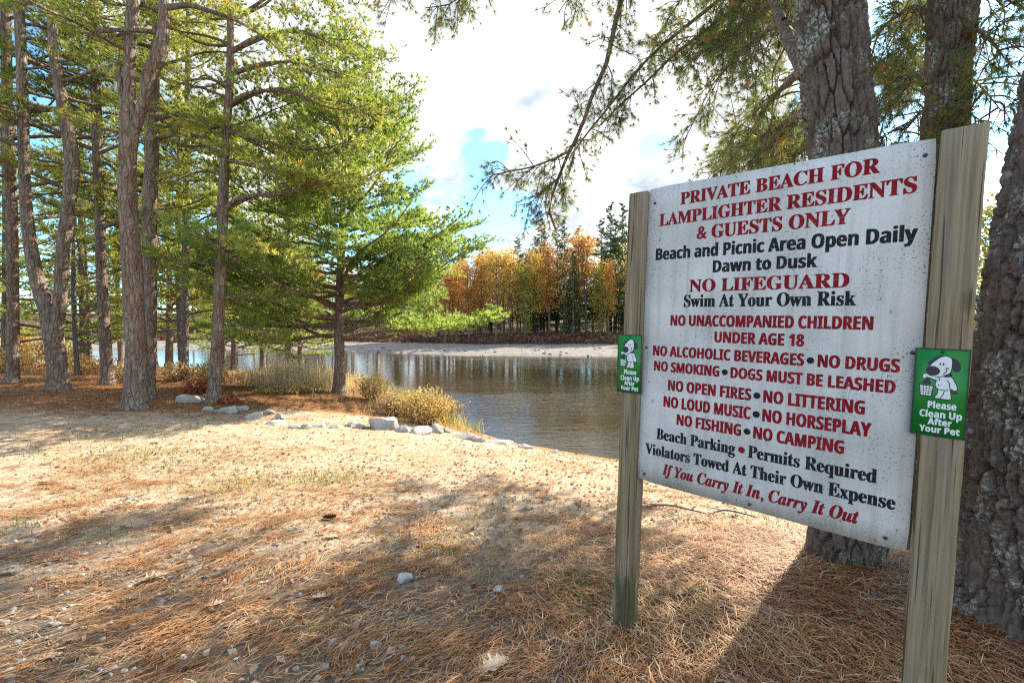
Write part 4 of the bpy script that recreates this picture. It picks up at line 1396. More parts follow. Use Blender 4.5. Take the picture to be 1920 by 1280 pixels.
# big trunk at the picture's edge
Y = 2.25
pts, rad = [], []
for z, cx, rr in ((-0.15, 3.06, .53), (0.0, 3.06, .51), (0.3, 3.06, .49), (0.8, 3.07, .47), (1.4, 3.09, .45), (2.0, 3.14, .43), (2.6, 3.21, .41), (3.2, 3.29, .40), (4.5, 3.4, .38), (9, 3.6, .25), (15, 3.8, .04)):
    pts.append((cx, Y + 0.15, z))
    rad.append(rr)
q = resample(np.array(pts), 80)
r = np.interp(np.linspace(0, 1, 80), np.concatenate([[0], np.cumsum(np.linalg.norm(np.diff(np.array(pts), axis=0), axis=1))]) / np.sum(np.linalg.norm(np.diff(np.array(pts), axis=0), axis=1)), rad)
base = np.array([q[0][0], q[0][1], tz(q[0][0], q[0][1])])
root = empty('pine_tree', base, 'massive pine trunk with deeply furrowed lichen-flecked bark, nearest of all, right of the taller post', 'tree', RIGHT)
hb = hero_trunk(q, r, 21, amp=0.070, zmax=4.6, nz=620, na=330, cell=(0.055, 0.30))
link('trunk', hb.mesh('trunk', True, base), M['bark_near'], root)
cl = []
for z, az, L in ((6.5, 100, 4), (7.5, 40, 4.5), (8.2, 150, 4.2), (9, 70, 4), (10, 120, 3.5), (11, 20, 3), (12, 90, 2.6), (13, 200, 2), (9.6, 250, 3), (7.8, 300, 3.5)):
    p, rr = at_z(q, r, z)
    wb = MB()
    cluster_branch(limb(p, R(az), L, 0.15, 0.0, g, 8), 0.05, wb, cl, g, 60, start=0.25)
    link('branch', wb.mesh('branch', True, base), M['bark'], root)
needle_clusters(cl, g, root, base, 24, 0.14, 0.007)


# ------------------------------------------------------------------ far bank wood
def decid(seed, H, mat, leaf, crown_lo=0.40, width=2.3, nb=24, per=18, clumps=8, label='', group=None, name='tree', bare=0.0):
    g = np.random.default_rng(seed)
    root = empty(name, (0, 0, 0), label, 'tree', group)
    tr, cr_ = MB(), MB()
    bend = g.normal(size=2) * 0.25
    path = np.array([[0, 0, -0.3], [bend[0] * .4, bend[1] * .4, H * .35], [bend[0], bend[1], H * .65], [bend[0] * 1.5, bend[1] * .8, H * 0.96]])
    q = resample(path, 18)
    tube(tr, q, np.linspace(0.15 + 0.004 * H, 0.02, 18), 8)
    pos = []
    for k in range(nb):
        f = (k + g.random()) / nb
        z = H * (crown_lo + (0.92 - crown_lo) * f)
        p, _ = at_z(q, np.ones(18), z)
        L = width * (0.45 + 0.9 * g.random()) * (1.0 - 0.55 * abs(f - 0.4) / 0.6)
        az = k * 2.4 + g.random()
        lp = limb(p, az, L, 0.55 + 0.5 * g.random(), 0.12, g, 7)
        tube(tr, lp, np.linspace(0.05, 0.01, 7), 5, False)
        for c in range(clumps):
            t = 0.3 + 0.75 * g.random()
            cc = lp[0] + (lp[-1] - lp[0]) * t + g.normal(size=3) * 0.3
            pos.append(cc + g.normal(size=(int(per * (0.3 + 1.1 * g.random())), 3)) * np.array([0.5, 0.5, 0.34]) * (0.6 + 0.9 * g.random()))
    for k in range(5):
        p, _ = at_z(q, np.ones(18), H * (0.15 + 0.05 * k))
        tube(tr, limb(p, g.random() * 6.3, 1.0, 0.4, 0, g, 5), np.linspace(0.03, 0.008, 5), 4, False)
    pos = np.concatenate(pos)
    tint = np.clip(0.5 + 0.7 * fbm(pos[:, 0] * 0.8, pos[:, 1] * 0.8, pos[:, 2] * 0.8 + seed, 2) + 0.2 * g.normal(size=len(pos)), 0, 1)
    leaves(cr_, pos, leaf, tint, g)
    link('trunk', tr.mesh('trunk', True), M['bark_far'], root)
    link('crown', cr_.mesh('crown'), M[mat], root)
    return root


def conifer(seed, H, label, group, name='conifer_tree', mat='needles_far', wid=0.2, lo=0.12):
    g = np.random.default_rng(seed)
    root = empty(name, (0, 0, 0), label, 'tree', group)
    tr, cr_ = MB(), MB()
    q = resample(np.array([[0, 0, -0.3], [0.1, 0, H * .5], [0, 0.05, H]]), 16)
    tube(tr, q, np.linspace(0.2, 0.015, 16), 8)
    cp = []
    nb = int(H * 6.0)
    for k in range(nb):
        f = (k + g.random()) / nb
        z = H * (lo + (1 - lo) * f)
        p, _ = at_z(q, np.ones(16), z)
        L = max(0.25, H * wid * (1 - f) ** 0.8) * (0.6 + 0.6 * g.random())
        lp = limb(p, g.random() * 6.3, L, -0.1 + 0.35 * f, 0.1, g, 6)
        tube(tr, lp, np.linspace(0.03, 0.008, 6), 4, False)
        m = max(3, int(L / 0.16))
        tt = 0.2 + 0.8 * (np.arange(m) + g.random(m)) / m
        pp = lp[0] + (lp[-1] - lp[0]) * tt[:, None]
        for rep in range(3):
            off = g.normal(size=(m, 3)) * np.array([0.22, 0.22, 0.07]) * min(1, L)
            cp.append((pp + off, norm(lp[-1] - lp[0]) + off * 2 + np.array([0, 0, 0.1])))
    pos = np.concatenate([c[0] for c in cp])
    dr = np.concatenate([c[1] for c in cp])
    tufts(cr_, pos, dr, 6, 0.34, 0.07, 0.9, np.clip(0.5 + 0.3 * g.normal(size=len(pos)), 0, 1), g)
    link('trunk', tr.mesh('trunk', True), M['bark_far'], root)
    link('crown', cr_.mesh('crown'), M[mat], root)
    return root


def copy_tree(src, label, group=None):
    r = src.copy()
    C.objects.link(r)
    r['label'] = label
    if group:
        r['group'] = group
    for ch in list(src.children):
        c2 = ch.copy()
        C.objects.link(c2)
        c2.parent = r
    return r


FARG = 'trees of the autumn wood across the river'
kinds = {
    'o': decid(101, 13.5, 'orange', 0.27, group=FARG), 'o2': decid(102, 14, 'orange', 0.27, 0.26, 1.7, group=FARG),
    'g': decid(103, 13, 'gold', 0.27, 0.22, 2.0, group=FARG), 'g2': decid(104, 12.5, 'gold', 0.27, 0.45, 2.7, group=FARG),
    'r': decid(105, 12, 'rust', 0.27, 0.2, 2.0, nb=22, group=FARG), 'y': decid(106, 12, 'olive', 0.27, 0.12, 2.1, nb=20, per=20, group=FARG),
    'b': decid(107, 12.5, 'gold', 0.26, 0.2, 1.6, per=8, group=FARG), 'c': conifer(108, 16, '', FARG), 'c2': conifer(109, 14, '', FARG, lo=0.05, wid=0.17)}
names = {'o': 'orange-leaved tree among the autumn wood across the river', 'o2': 'orange-leaved tree among the autumn wood across the river',
         'g': 'golden-leaved tree among the autumn wood across the river', 'g2': 'golden-leaved tree among the autumn wood across the river',
         'r': 'rust-brown tree among the autumn wood across the river', 'y': 'yellow-green tree among the autumn wood across the river',
         'b': 'thin half-bare tree among the autumn wood across the river', 'c': 'dark green conifer among the autumn wood across the river', 'c2': 'dark green conifer among the autumn wood across the river'}
used_kind = set()


def place_far(kind, x, y, s, rot, label=None):
    if kind in used_kind:
        r = copy_tree(kinds[kind], label or names[kind])
    else:
        r = kinds[kind]
        used_kind.add(kind)
        r['label'] = label or names[kind]
    r.location = (x, y, tz(x, y))
    r.scale = (s, s, s)
    r.rotation_euler = (0, 0, rot)
    return r


gf = np.random.default_rng(55)
# (pixel x, distance, kind, scale, own label)
FT = [(1100, 61, 'o', 1.02, 'tallest bright orange tree above the far bank, nearest the shorter post'), (1152, 66, 'c', 1.02, 'tall dark conifer beside the bright orange tree, next to the shorter post'),
      (1170, 62, 'c2', .92, None), (1045, 66, 'c', .97, 'dark conifer tip rising behind the orange trees, left of the tallest orange one'),
      (1030, 61, 'o2', .88, None), (1010, 62, 'g', .84, None), (985, 60, 'y', .80, None), (955, 61, 'g', .86, None),
      (930, 60, 'g2', .95, 'broad golden tree with the widest crown on the far bank'), (905, 61, 'o2', .82, None), (880, 60, 'r', .84, None), (855, 61, 'o', .74, None), (835, 60, 'r', .80, None),
      (1075, 59, 'c2', .80, None), (970, 66, 'c', .86, None), (1060, 60, 'b', .9, None), (1125, 60, 'y', .78, None), (995, 65, 'o', .88, None), (1140, 60, 'o2', .72, None),
      (890, 65, 'b', .95, None), (945, 66, 'r', .9, None), (865, 66, 'g', .78, None), (820, 64, 'b', .85, None), (800, 62, 'r', .75, None), (780, 62, 'o', .72, None),
      (1190, 60, 'g', .9, None), (1210, 63, 'c', .9, None), (1250, 62, 'o2', .9, None), (1300, 60, 'g', .9, None), (1020, 70, 'c2', 1.05, None), (1085, 70, 'c', 1.0, None), (1128, 64, 'c', 1.0, 'second tall dark conifer crowding the bright orange tree by the shorter post'), (1145, 70, 'c', 1.22, None), (1165, 69, 'c', 1.2, None), (1058, 63, 'c', 1.0, None), (1015, 68, 'c', 1.05, None), (900, 68, 'c2', 1.0, None), (1000, 72, 'y', 1.05, None), (920, 71, 'o', .98, None)]
for px, d, k, s, lb in FT:
    x = (px - 960) / F_PX * d
    place_far(k, x, d, s, gf.random() * 6.3, lb)
for i in range(46):       # the wood goes on to both sides
    if i < 30:
        x = -62 + i * 1.75 + gf.normal() * 0.7
        y = float(ypoly(np.array([x]), FAR)[0]) + 21 + gf.random() * 14
    else:
        x = 24 + (i - 30) * 2.8 + gf.normal()
        y = float(ypoly(np.array([x]), FAR)[0]) + 21 + gf.random() * 10
    place_far(['o', 'g', 'r', 'y', 'c', 'o2', 'b', 'c2', 'r', 'g2'][gf.integers(10)], x, y, 0.75 + 0.25 * gf.random(), gf.random() * 6.3)
for i in range(34):       # thin trees inside the wood
    x = -12 + i * 0.95 + gf.normal() * 0.4
    y = float(ypoly(np.array([x]), FAR)[0]) + 21.5 + gf.random() * 12
    place_far(['b', 'y', 'c2', 'b', 'r', 'g'][gf.integers(6)], x, y, 0.55 + 0.25 * gf.random(), gf.random() * 6.3)

for i in range(60):       # deeper rows that close the view between the trunks
    x = -64 + i * 2.3 + gf.normal() * 0.8
    y = float(ypoly(np.array([x]), FAR)[0]) + 34 + gf.random() * 26
    place_far(['r', 'y', 'g', 'c2', 'o', 'c2'][gf.integers(6)], x, y, 0.85 + 0.25 * gf.random(), gf.random() * 6.3)

# near the right edge, between post and trunk
r = copy_tree(kinds['y'], 'yellow-green tree glimpsed in the gap between taller post and massive trunk')
del r['group']
r.location = (25.0, 24.0, tz(25, 24))
r.scale = (.72,) * 3
r = copy_tree(kinds['c2'], 'dark conifer glimpsed low in the gap between taller post and massive trunk')
del r['group']
r.location = (28.0, 27.0, tz(28, 27))
r.scale = (.55,) * 3

# far bank undergrowth, one mass
mb = MB()
xs = gf.uniform(-70, 90, 26000)
yo = ypoly(xs, FAR)
dd_ = 13.5 + np.abs(gf.normal(size=len(xs))) * 3.5 + 1.5 * fbm(xs * 0.25, xs * 0 + 2, 0, 3)
ys = yo + dd_
keep = np.ones(len(xs), bool)
hgt = 0.9 * (0.5 + 0.9 * np.clip(fbm(xs * 0.5, ys * 0.5, 4.0, 3) + 0.4, 0, 1))
zs = terrain(xs, ys) + gf.random(len(xs)) * hgt
leaves(mb, np.stack([xs, ys, zs], 1), 0.34, np.clip(0.5 + 0.6 * fbm(xs * 0.35, ys * 0.35, 1.0, 3) + 0.15 * gf.normal(size=len(xs)), 0, 1), gf)
o = link('undergrowth', mb.mesh('undergrowth'), M['under'])
o['kind'] = 'stuff'
tag(o, 'reddish brown undergrowth along the foot of the far wood', 'undergrowth')


# ------------------------------------------------------------------ shrubs and small plants
def shrub(name, label, cat, c, rx, ry, h, n_l, leaf, mat, seed, stems=26, group=None, shape=1.0):
    g = np.random.default_rng(seed)
    base = np.array([c[0], c[1], tz(c[0], c[1])])
    root = empty(name, base, label, cat, group)
    st, lf = MB(), MB()
    ends = []
    for k in range(stems):
        a = g.random() * 6.283
        rr = math.sqrt(g.random())
        e = np.array([rx * rr * math.cos(a), ry * rr * math.sin(a), h * (1 - 0.45 * rr ** 2) * (0.7 + 0.35 * g.random())])
        s = np.array([e[0] * 0.3, e[1] * 0.3, 0])
        pth = resample([s, s + (e - s) * 0.5 + g.normal(size=3) * 0.04 * h, e], 6)
        s0 = terrain(np.array([base[0] + s[0]]), np.array([base[1] + s[1]]))[0] - base[2] - 0.03
        pth[:, 2] += s0 * (1 - np.linspace(0, 1, 6))
        tube(st, pth, np.linspace(0.008, 0.003, 6), 4, False)
        ends.append(pth)
    ends = np.array(ends)
    k = g.integers(stems, size=n_l)
    t = 1 - g.random(n_l) ** 1.4 * 0.8
    i = t * 5
    i0 = np.minimum(4, i.astype(int))
    fr = (i - i0)[:, None]
    pos = ends[k, i0] * (1 - fr) + ends[k, i0 + 1] * fr + g.normal(size=(n_l, 3)) * np.array([rx, ry, h * 0.6]) * 0.13
    tint = np.clip(0.5 + 0.5 * (pos[:, 2] / h - 0.5) + 0.25 * g.normal(size=n_l), 0, 1)
    leaves(lf, pos, leaf, tint, g)
    link('stems', st.mesh('stems', True), M['stick'], root)
    link('foliage', lf.mesh('foliage'), M[mat], root)
    return root


p = hit(795, 800)
shrub('shrub', 'rounded yellow-topped autumn shrub at the water edge, right end of the spit', 'shrub', (p[0] - .12, p[1] + 0.4), 0.70, 0.55, 0.80, 3600, 0.05, 'shrub_yellow', 201, 60)
p = hit(745, 783)
shrub('shrub', 'tan and pinkish shrub between the spit pine and the rounded yellow shrub', 'shrub', (p[0], p[1] + 0.5), 0.65, 0.5, 0.62, 2200, 0.05, 'shrub_tan', 202, 44)
p = hit(695, 752)
shrub('shrub', 'thin yellow shrub at the foot of the pine on the spit', 'shrub', (p[0], p[1] + 0.3), 0.55, 0.4, 0.9, 1100, 0.06, 'shrub_yellow', 203, 24)
p = hit(840, 792)
shrub('shrub', 'low rusty shrub leaning over the water behind the rocks', 'shrub', (p[0] - .1, p[1] + 0.2), 0.5, 0.4, 0.6, 1300, 0.05, 'shrub_tan', 204, 30)
YG = 'low yellow bushes under the left pines'
for i, (px, py, rx, h, n_, mat, lb) in enumerate([(388, 730, .7, 0.75, 1300, 'shrub_yellow', 'low yellow bush left of the pine by the bank rocks'),
                                                (60, 700, 1.6, 1.0, 1700, 'shrub_yellow', 'yellow bush between the leftmost dark trunk and the forked pine'),
                                                (165, 703, 1.2, 0.8, 1200, 'shrub_yellow', 'yellow bush around the thin crooked sapling'),
                                                (232, 712, 0.9, 0.6, 800, 'shrub_tan', 'tan low bush between the slender dark pine and the thick pine'),
                                                (320, 715, 0.9, 0.65, 1000, 'shrub_tan', 'tan low bush at the foot of the thin pine'),
                                                (530, 738, .9, 0.24, 700, 'shrub_yellow', 'low yellow plants along the foot of the dry weeds'),
                                                (-20, 700, 1.4, 1.1, 1000, 'shrub_yellow', 'yellow bush left of the leftmost dark trunk')]):
    p = hit(px, py)
    shrub('shrub', lb, 'shrub', (p[0], p[1] + 0.3), rx, rx * 0.7, h, n_, 0.075, mat, 210 + i, 30, YG)
SB_G = 'bushes along the left shore behind the pines'
for i in range(11):
    x = -41 + i * 2.3 + 0.5 * math.sin(i * 7)
    y = float(ypoly(np.array([x]), NEAR)[0]) - 1.3 - 0.8 * math.sin(i * 3.3) ** 2
    low = x > -27
    if low:
        continue
    shrub('bush', ['leafy autumn bush', 'low leafy bush'][low] + ' at the water behind the left pines', 'bush', (x, y), 1.2, 0.9, 0.5 if low else 1.4 + 0.9 * math.sin(i * 5.1) ** 2, 1300, 0.13,
          ['olive', 'shrub_tan', 'shrub_yellow', 'needles', 'rust', 'olive'][(i * 5) % 6], 250 + i, 22, SB_G)
RG = 'red oak seedlings by the bank rocks'
for i, (px, py, rx, h, n_, lb) in enumerate([(368, 738, .5, .42, 190, 'dark red oak seedling left of the pine by the bank rocks'), (430, 757, .26, .2, 60, 'small bright red seedling right of the pine by the bank rocks')]):
    p = hit(px, py)
    shrub('oak_seedling', lb, 'plant', (p[0], p[1]), rx, rx * .6, h, n_, 0.12, 'red_leaf', 230 + i, 10, RG)

# dry weeds on the spit, one mass
mb = MB()
gw = np.random.default_rng(66)
nw = 2100
a = np.array([hit(430, 726)[:2], hit(620, 738)[:2]])
u = gw.random(nw)
base_ = a[0] + (a[1] - a[0]) * u[:, None] + np.stack([gw.normal(size=nw) * 0.25, 0.2 + np.abs(gw.normal(size=nw)) * 1.3], 1)
bz = terrain(base_[:, 0], base_[:, 1])
hh = (0.42 + 0.5 * gw.random(nw)) * (0.55 + 0.6 * np.clip(0.5 + fbm(base_[:, 0] * 0.7, base_[:, 1] * 0.7, 3, 2), 0, 1))
b3 = np.stack([base_[:, 0], base_[:, 1], bz - 0.03], 1)
top = b3 + np.stack([gw.normal(size=nw) * 0.09, gw.normal(size=nw) * 0.09, hh * 1.15], 1)
side = np.stack([gw.normal(size=nw), gw.normal(size=nw), np.zeros(nw)], 1)
side = norm(side) * 0.006
mb.add(np.stack([b3 - side, b3 + side, top + side * .5, top - side * .5], 1).reshape(-1, 3), np.arange(nw * 4).reshape(-1, 4), np.clip(0.3 + 0.3 * gw.random(nw), 0, 1))
pp = (b3[:, None] + (top - b3)[:, None] * gw.uniform(0.55, 1.05, (nw, 3))[..., None] + gw.normal(size=(nw, 3, 3)) * 0.04).reshape(-1, 3)
leaves(mb, pp, 0.032, np.clip(0.35 + 0.5 * gw.random(len(pp)), 0, 1), gw)
o = link('weeds', mb.mesh('weeds'), M['weeds'])
o['kind'] = 'stuff'
tag(o, 'pale dry seeded weeds on the spit between the two bank pines', 'weeds')

# ------------------------------------------------------------------ rocks
def rock_mesh(seed, rx, ry, rz, tint=0.8, sub=4, rough=0.22):
    import bmesh
    bm = bmesh.new()
    bmesh.ops.create_icosphere(bm, subdivisions=sub, radius=1)
    V = np.array([v.co[:] for v in bm.verts])
    Fc = np.array([[v.index for v in f.verts] for f in bm.faces])
    bm.free()
    g = np.random.default_rng(seed)
    for k in range(12):       # flat broken facets
        d = norm(g.normal(size=3))
        lim = 0.50 + 0.35 * g.random()
        over = np.maximum(0, V @ d - lim)
        V = V - over[:, None] * d
    V = V * (1 + rough * fbm(V[:, 0] * 1.2 + seed, V[:, 1] * 1.2, V[:, 2] * 1.2, 3)[:, None])
    V = V + 0.02 * fbm(V[:, 0] * 7, V[:, 1] * 7, V[:, 2] * 7 + seed, 2)[:, None] * norm(V)
    mb = MB()
    mb.add(V * np.array([rx, ry, rz]), Fc, tint)
    return mb.mesh('rock', True)


BR_G = 'pale boulders lining the edge of the bank'
ROCKS = [  # px centre, py base, width px, height px, depth ratio, tint, label
    (347, 756, 60, 14, .7, .85, 'flat grey rock left of the pine by the bank rocks, first of the row'),
    (382, 772, 36, 7, .7, .9, 'small flat pale rock just in front of the pine by the bank rocks'),
    (415, 775, 50, 12, .7, .85, 'flat pale slab right at the foot of the pine by the bank rocks'),
    (445, 771, 34, 10, .7, .8, 'grey rock beside the small red seedling'),
    (470, 787, 46, 12, .7, .9, 'pale wedge-shaped rock below the small red seedling'),
    (524, 786, 22, 10, .8, .85, 'small upright block in front of the red needle bank'),
    (515, 797, 44, 8, .7, 1.0, 'bright low slab in front of the small upright block'),
    (548, 803, 26, 7, .7, .9, 'little pale stone at the end of the low slabs'),
    (656, 800, 26, 8, .8, .85, 'small rounded stone left of the biggest boulder'),
    (673, 803, 24, 9, .8, .8, 'grey cobble touching the biggest boulder'),
    (713, 806, 62, 27, .75, .9, 'biggest pale boulder of the row, in front of the tan shrub'),
    (752, 811, 26, 15, .8, .95, 'angular bright stone right of the biggest boulder'),
    (789, 814, 54, 14, .7, .92, 'long low pale boulder below the rounded yellow shrub'),
    (815, 812, 32, 15, .8, .7, 'darker grey boulder tucked under the yellow shrub'),
    (838, 811, 18, 8, .8, .6, 'small dark stone at the water below the yellow shrub'),
    (572, 804, 22, 8, .8, .8, 'small grey stone just right of the last low slab'),
    (598, 801, 30, 9, .8, .9, 'pale rounded rock midway along the gap in the boulder row'),
    (626, 803, 24, 7, .8, .75, 'flat grey stone left of the small rounded stone in the row'),
    (500, 777, 24, 8, .8, .8, 'low grey rock behind the bright low slab'),
    (895, 829, 30, 9, .7, .85, 'half-buried stone between the bright flat slab and the long slab'),
    (985, 841, 34, 8, .6, .9, 'low pale stone at the water just past the long slab'),
    (1040, 849, 26, 6, .7, .8, 'last small shore stone, nearest the shorter post'),
    (862, 822, 66, 10, .6, 1.0, 'bright flat slab at the water edge right of the boulders'),
    (935, 833, 76, 9, .35, 1.0, 'long pale slab lying farthest right along the water edge'),
]
for i, (px, py, wp, hp, dr, tn, lb) in enumerate(ROCKS):
    p = hit(px, py)
    d = p[1]
    rx, rz = wp / 2 * d / F_PX, hp * d / F_PX * 0.62
    ry = rx * dr
    o = link('rock', rock_mesh(300 + i, rx * 1.06, ry * 1.05, rz * 1.75, tn), M['rock'], None, (p[0], p[1] + ry * 0.8, tz(p[0], p[1] + ry * .8) + rz * 0.05))
    o.rotation_euler = (0, R(4 * math.sin(i * 3)), R(9 * math.sin(i * 5.3)))
    tag(o, lb, 'rock', BR_G)

STONES = [
    (755, 1093, 40, 20, .95, 'pale rounded stone, largest on the open ground left of the shorter post'),
    (935, 1112, 28, 14, .95, 'whitish stone on the ground between large pale stone and shorter post'),
    (701, 1222, 32, 16, .75, 'smooth grey striped stone near the bottom, left of the big oak leaf'),
    (727, 1158, 18, 10, .7, 'small grey stone above the smooth striped stone'),
    (717, 1183, 17, 10, .7, 'small pale pebble just above the smooth striped stone'),
    (870, 1206, 11, 7, .6, 'tiny grey pebble above the big oak leaf'),
    (658, 1215, 20, 10, .12, 'dark blue-black stone left of the smooth striped stone'),
    (648, 1267, 26, 10, .25, 'blue-grey flat stone at the bottom edge'),
    (88, 1177, 20, 9, .8, 'pale flattened pebble near the lower left corner'),
    (128, 1168, 14, 8, .9, 'white pebble beside the pale flattened pebble'),
    (180, 1228, 18, 8, .35, 'grey-blue lens-shaped pebble near the lower left'),
    (480, 1172, 15, 8, .95, 'white pebble in a sunny patch right of the dark stick'),
    (865, 1150, 12, 8, .85, 'small white pebble left of the curled brown leaf'),
    (530, 1202, 15, 10, .1, 'black pebble below the sunny patch in the lower left'),
    (888, 1098, 14, 8, .15, 'dark pebble between the two pale stones'),
    (1180, 985, 16, 6, .8, 'grey stone on the sand behind the shorter post'),
]
for i, (px, py, wp, hp, tn, lb) in enumerate(STONES):
    p = hit(px, py)
    d = p[1]
    rx, rz = wp / 2 * d / F_PX, hp * d / F_PX * 0.5
    o = link('stone', rock_mesh(400 + i, rx, rx * 0.8, max(rz, rx * .45), tn, 3, 0.15), M['rock'], None, (p[0], p[1] + rx * .5, tz(p[0], p[1] + rx * .5) + rz * 0.35))
    o.rotation_euler = (0, 0, i * 1.3)
    tag(o, lb, 'stone', 'loose stones on the sandy ground')

# ------------------------------------------------------------------ fallen leaves, stick, cones
def oak_leaf(seed, size, tint):
    g = np.random.default_rng(seed)
    half = [(0.0, 0.02), (0.10, 0.05), (0.17, 0.20), (0.26, 0.10), (0.36, 0.32), (0.45, 0.13), (0.56, 0.36), (0.66, 0.13), (0.75, 0.24), (0.83, 0.10), (0.90, 0.13), (1.0, 0.0)]
    t = np.linspace(0, 1, 34)
    h = np.array(half)
    yy = np.interp(t, h[:, 0], h[:, 1])
    k1, k2, tw = 0.35 + 0.5 * g.random(), 0.25 * g.normal(), 0.5 * g.normal()
    V, Fq = [], []
    cols = np.array([-1, -0.5, 0, 0.5, 1])
    for i, x in enumerate(t):
        for c in cols:
            y = c * yy[i] * (1 + 0.12 * g.normal() * (abs(c) == 1))
            z = k1 * y * y * 1.6 + k2 * (x - .5) ** 2 + tw * (x - .5) * y + 0.012 * g.normal() + 0.03 * abs(c) - 0.012 * (c == 0)
            V.append((x - .5, y, z))
    for i in range(33):
        for c in range(4):
            a = i * 5 + c
            Fq.append([a, a + 1, a + 6, a + 5])
    V = np.array(V)
    V[:, 2] -= V[:, 2].min() - 0.01
    mb = MB()
    mb.add(V * size, Fq, tint)
    s = [np.array([-0.5, 0, V[2, 2]]) * size, np.array([-0.66, 0.04, V[2, 2] + 0.03]) * size]
    tube(mb, s, [0.0012, 0.0010], 4, False)
    return mb.mesh('oak_leaf', True)


LEAVES = [
    (925, 1255, 74, .78, 20, 'large curled brown oak leaf at the bottom middle of the ground'),
    (898, 1146, 28, .25, 75, 'curled dark brown leaf right of the small white pebble'),
    (647, 1152, 32, .55, 5, 'tan oak leaf left of the small grey stone'),
    (1112, 1118, 44, .96, -10, 'rust-orange leaf leaning at the foot of the shorter post'),
    (1120, 1098, 22, .97, 60, 'small orange leaf in the grass by the shorter post'),
    (973, 1249, 16, .55, 40, 'small tan leaf piece right of the large curled oak leaf'),
    (1425, 1155, 62, .82, -15, 'pale oak leaf lit by sun on the needles under the sign'),
    (1490, 1183, 28, .62, -20, 'greyish leaf just right of the pale sunlit oak leaf'),
    (1280, 1118, 36, .80, 0, 'pale dry leaf behind the shorter post on the needles'),
    (1340, 1172, 14, .85, 30, 'tiny pale leaf between the sign posts'),
    (1190, 1155, 20, .6, 70, 'small brown leaf against the foot of the shorter post'),
    (285, 1090, 50, .74, 20, 'pale oak leaf left of the dark stick'),
    (255, 1124, 34, .45, -10, 'tan oak leaf below the dark stick'),
    (403, 1138, 34, .8, 10, 'pale tan leaf right of the dark stick'),
    (252, 1205, 44, .5, 25, 'tan pointed leaf low in the left foreground'),
    (135, 1203, 30, .5, -20, 'brown curled leaf left of the tan pointed leaf'),
    (88, 1240, 40, .4, 10, 'dark tan leaf in the lower left corner'),
    (20, 1078, 40, .8, 0, 'pale oak leaf at the left edge of the ground'),
    (104, 1049, 36, .5, 25, 'brown oak leaf right of the left-edge pale leaf'),
    (605, 1123, 42, .7, 5, 'tan oak leaf in a sunny streak below the pine cone'),
    (620, 1010, 28, .7, 0, 'dull pale leaf just below the pine cone'),
    (476, 1258, 24, .65, 70, 'grey-tan leaf at the bottom left of centre'),
    (782, 1028, 34, .78, 5, 'pale leaf in the shaded patch above the large pale stone'),
    (985, 955, 34, .75, 0, 'pale oak leaf in the branch shadow toward the water'),
    (1015, 932, 26, .96, 0, 'orange leaf at the far rim of the branch shadow'),
    (1027, 921, 14, .97, 30, 'small bright orange leaf standing beyond the orange one'),
    (332, 842, 12, 1.0, 10, 'orange leaf alone on the bright sand, far left'),
    (733, 892, 12, 1.0, 0, 'orange leaf on the bright sand left of the branch shadow'),
    (1075, 868, 14, 1.0, 0, 'orange leaf nearest the water edge'),
    (1103, 885, 18, 1.0, 0, 'rusty leaf next to the water, left of the shorter post'),
    (455, 905, 14, 1.0, 20, 'orange leaf in the grassy tuft on the sand'),
    (572, 915, 14, 1.0, 50, 'orange leaf right of the grassy tuft on the sand'),
    (925, 1060, 20, .3, 0, 'dark red-brown leaf between the stones and the branch shadow'),
    (240, 990, 20, .8, 0, 'small pale leaf in the left shade'),
    (88, 907, 30, .3, 0, 'brown leaf at the rim of the far left shadow'),
]
for i, (px, py, wp, tn, rot, lb) in enumerate(LEAVES):
    p = hit(px, py)
    d = p[1]
    sz = wp * d / F_PX * 1.05
    o = link('oak_leaf', oak_leaf(500 + i, sz, tn), M['dead_leaf'], None, (p[0], p[1], tz(p[0], p[1]) + 0.006))
    o.rotation_euler = (R(12 * math.sin(i * 2.2)), R(8 * math.sin(i * 1.7)), R(rot + 20))
    tag(o, lb, 'leaf', 'fallen oak leaves on the ground')

p0, p1 = hit(325, 1100), hit(378, 1064)
mb = MB()
g = np.random.default_rng(5)
pth = resample([p0 + [0, 0, .012], (p0 + p1) / 2 + [0.03, 0, .022], p1 + [0, 0, .012]], 14)
tube(mb, pth + g.normal(size=(14, 3)) * .003, np.linspace(.009, .014, 14), 8, True, .3)
tube(mb, [pth[8], pth[8] + [.06, .05, .02]], [.005, .003], 5)
tag(link('stick', mb.mesh('stick', True), M['stick']), 'dark dead stick lying among the needles in the left foreground', 'stick')
for (px0, py0, px1, py1, rr, lb) in [(1205, 953, 1330, 966, .012, 'thin dead branch on the sand behind the shorter post'), (1330, 966, 1420, 972, .010, 'forked dead twig ending beneath the board')]:
    p0, p1 = hit(px0, py0), hit(px1, py1)
    mb = MB()
    pth = resample([p0, p0 * .65 + p1 * .35 + [0, .05, .03], p0 * .3 + p1 * .7 + [0, -.04, .04], p1], 18) + [0, 0, .012]
    tube(mb, pth, np.linspace(rr, rr * .5, 18), 7, True, .3)
    for k in (5, 9, 13):
        tube(mb, [pth[k], pth[k] + g.normal(size=3) * [.15, .15, .02] + [0, 0, .03]], [rr * .5, .003], 5)
    tag(link('stick', mb.mesh('stick', True), M['stick']), lb, 'stick')


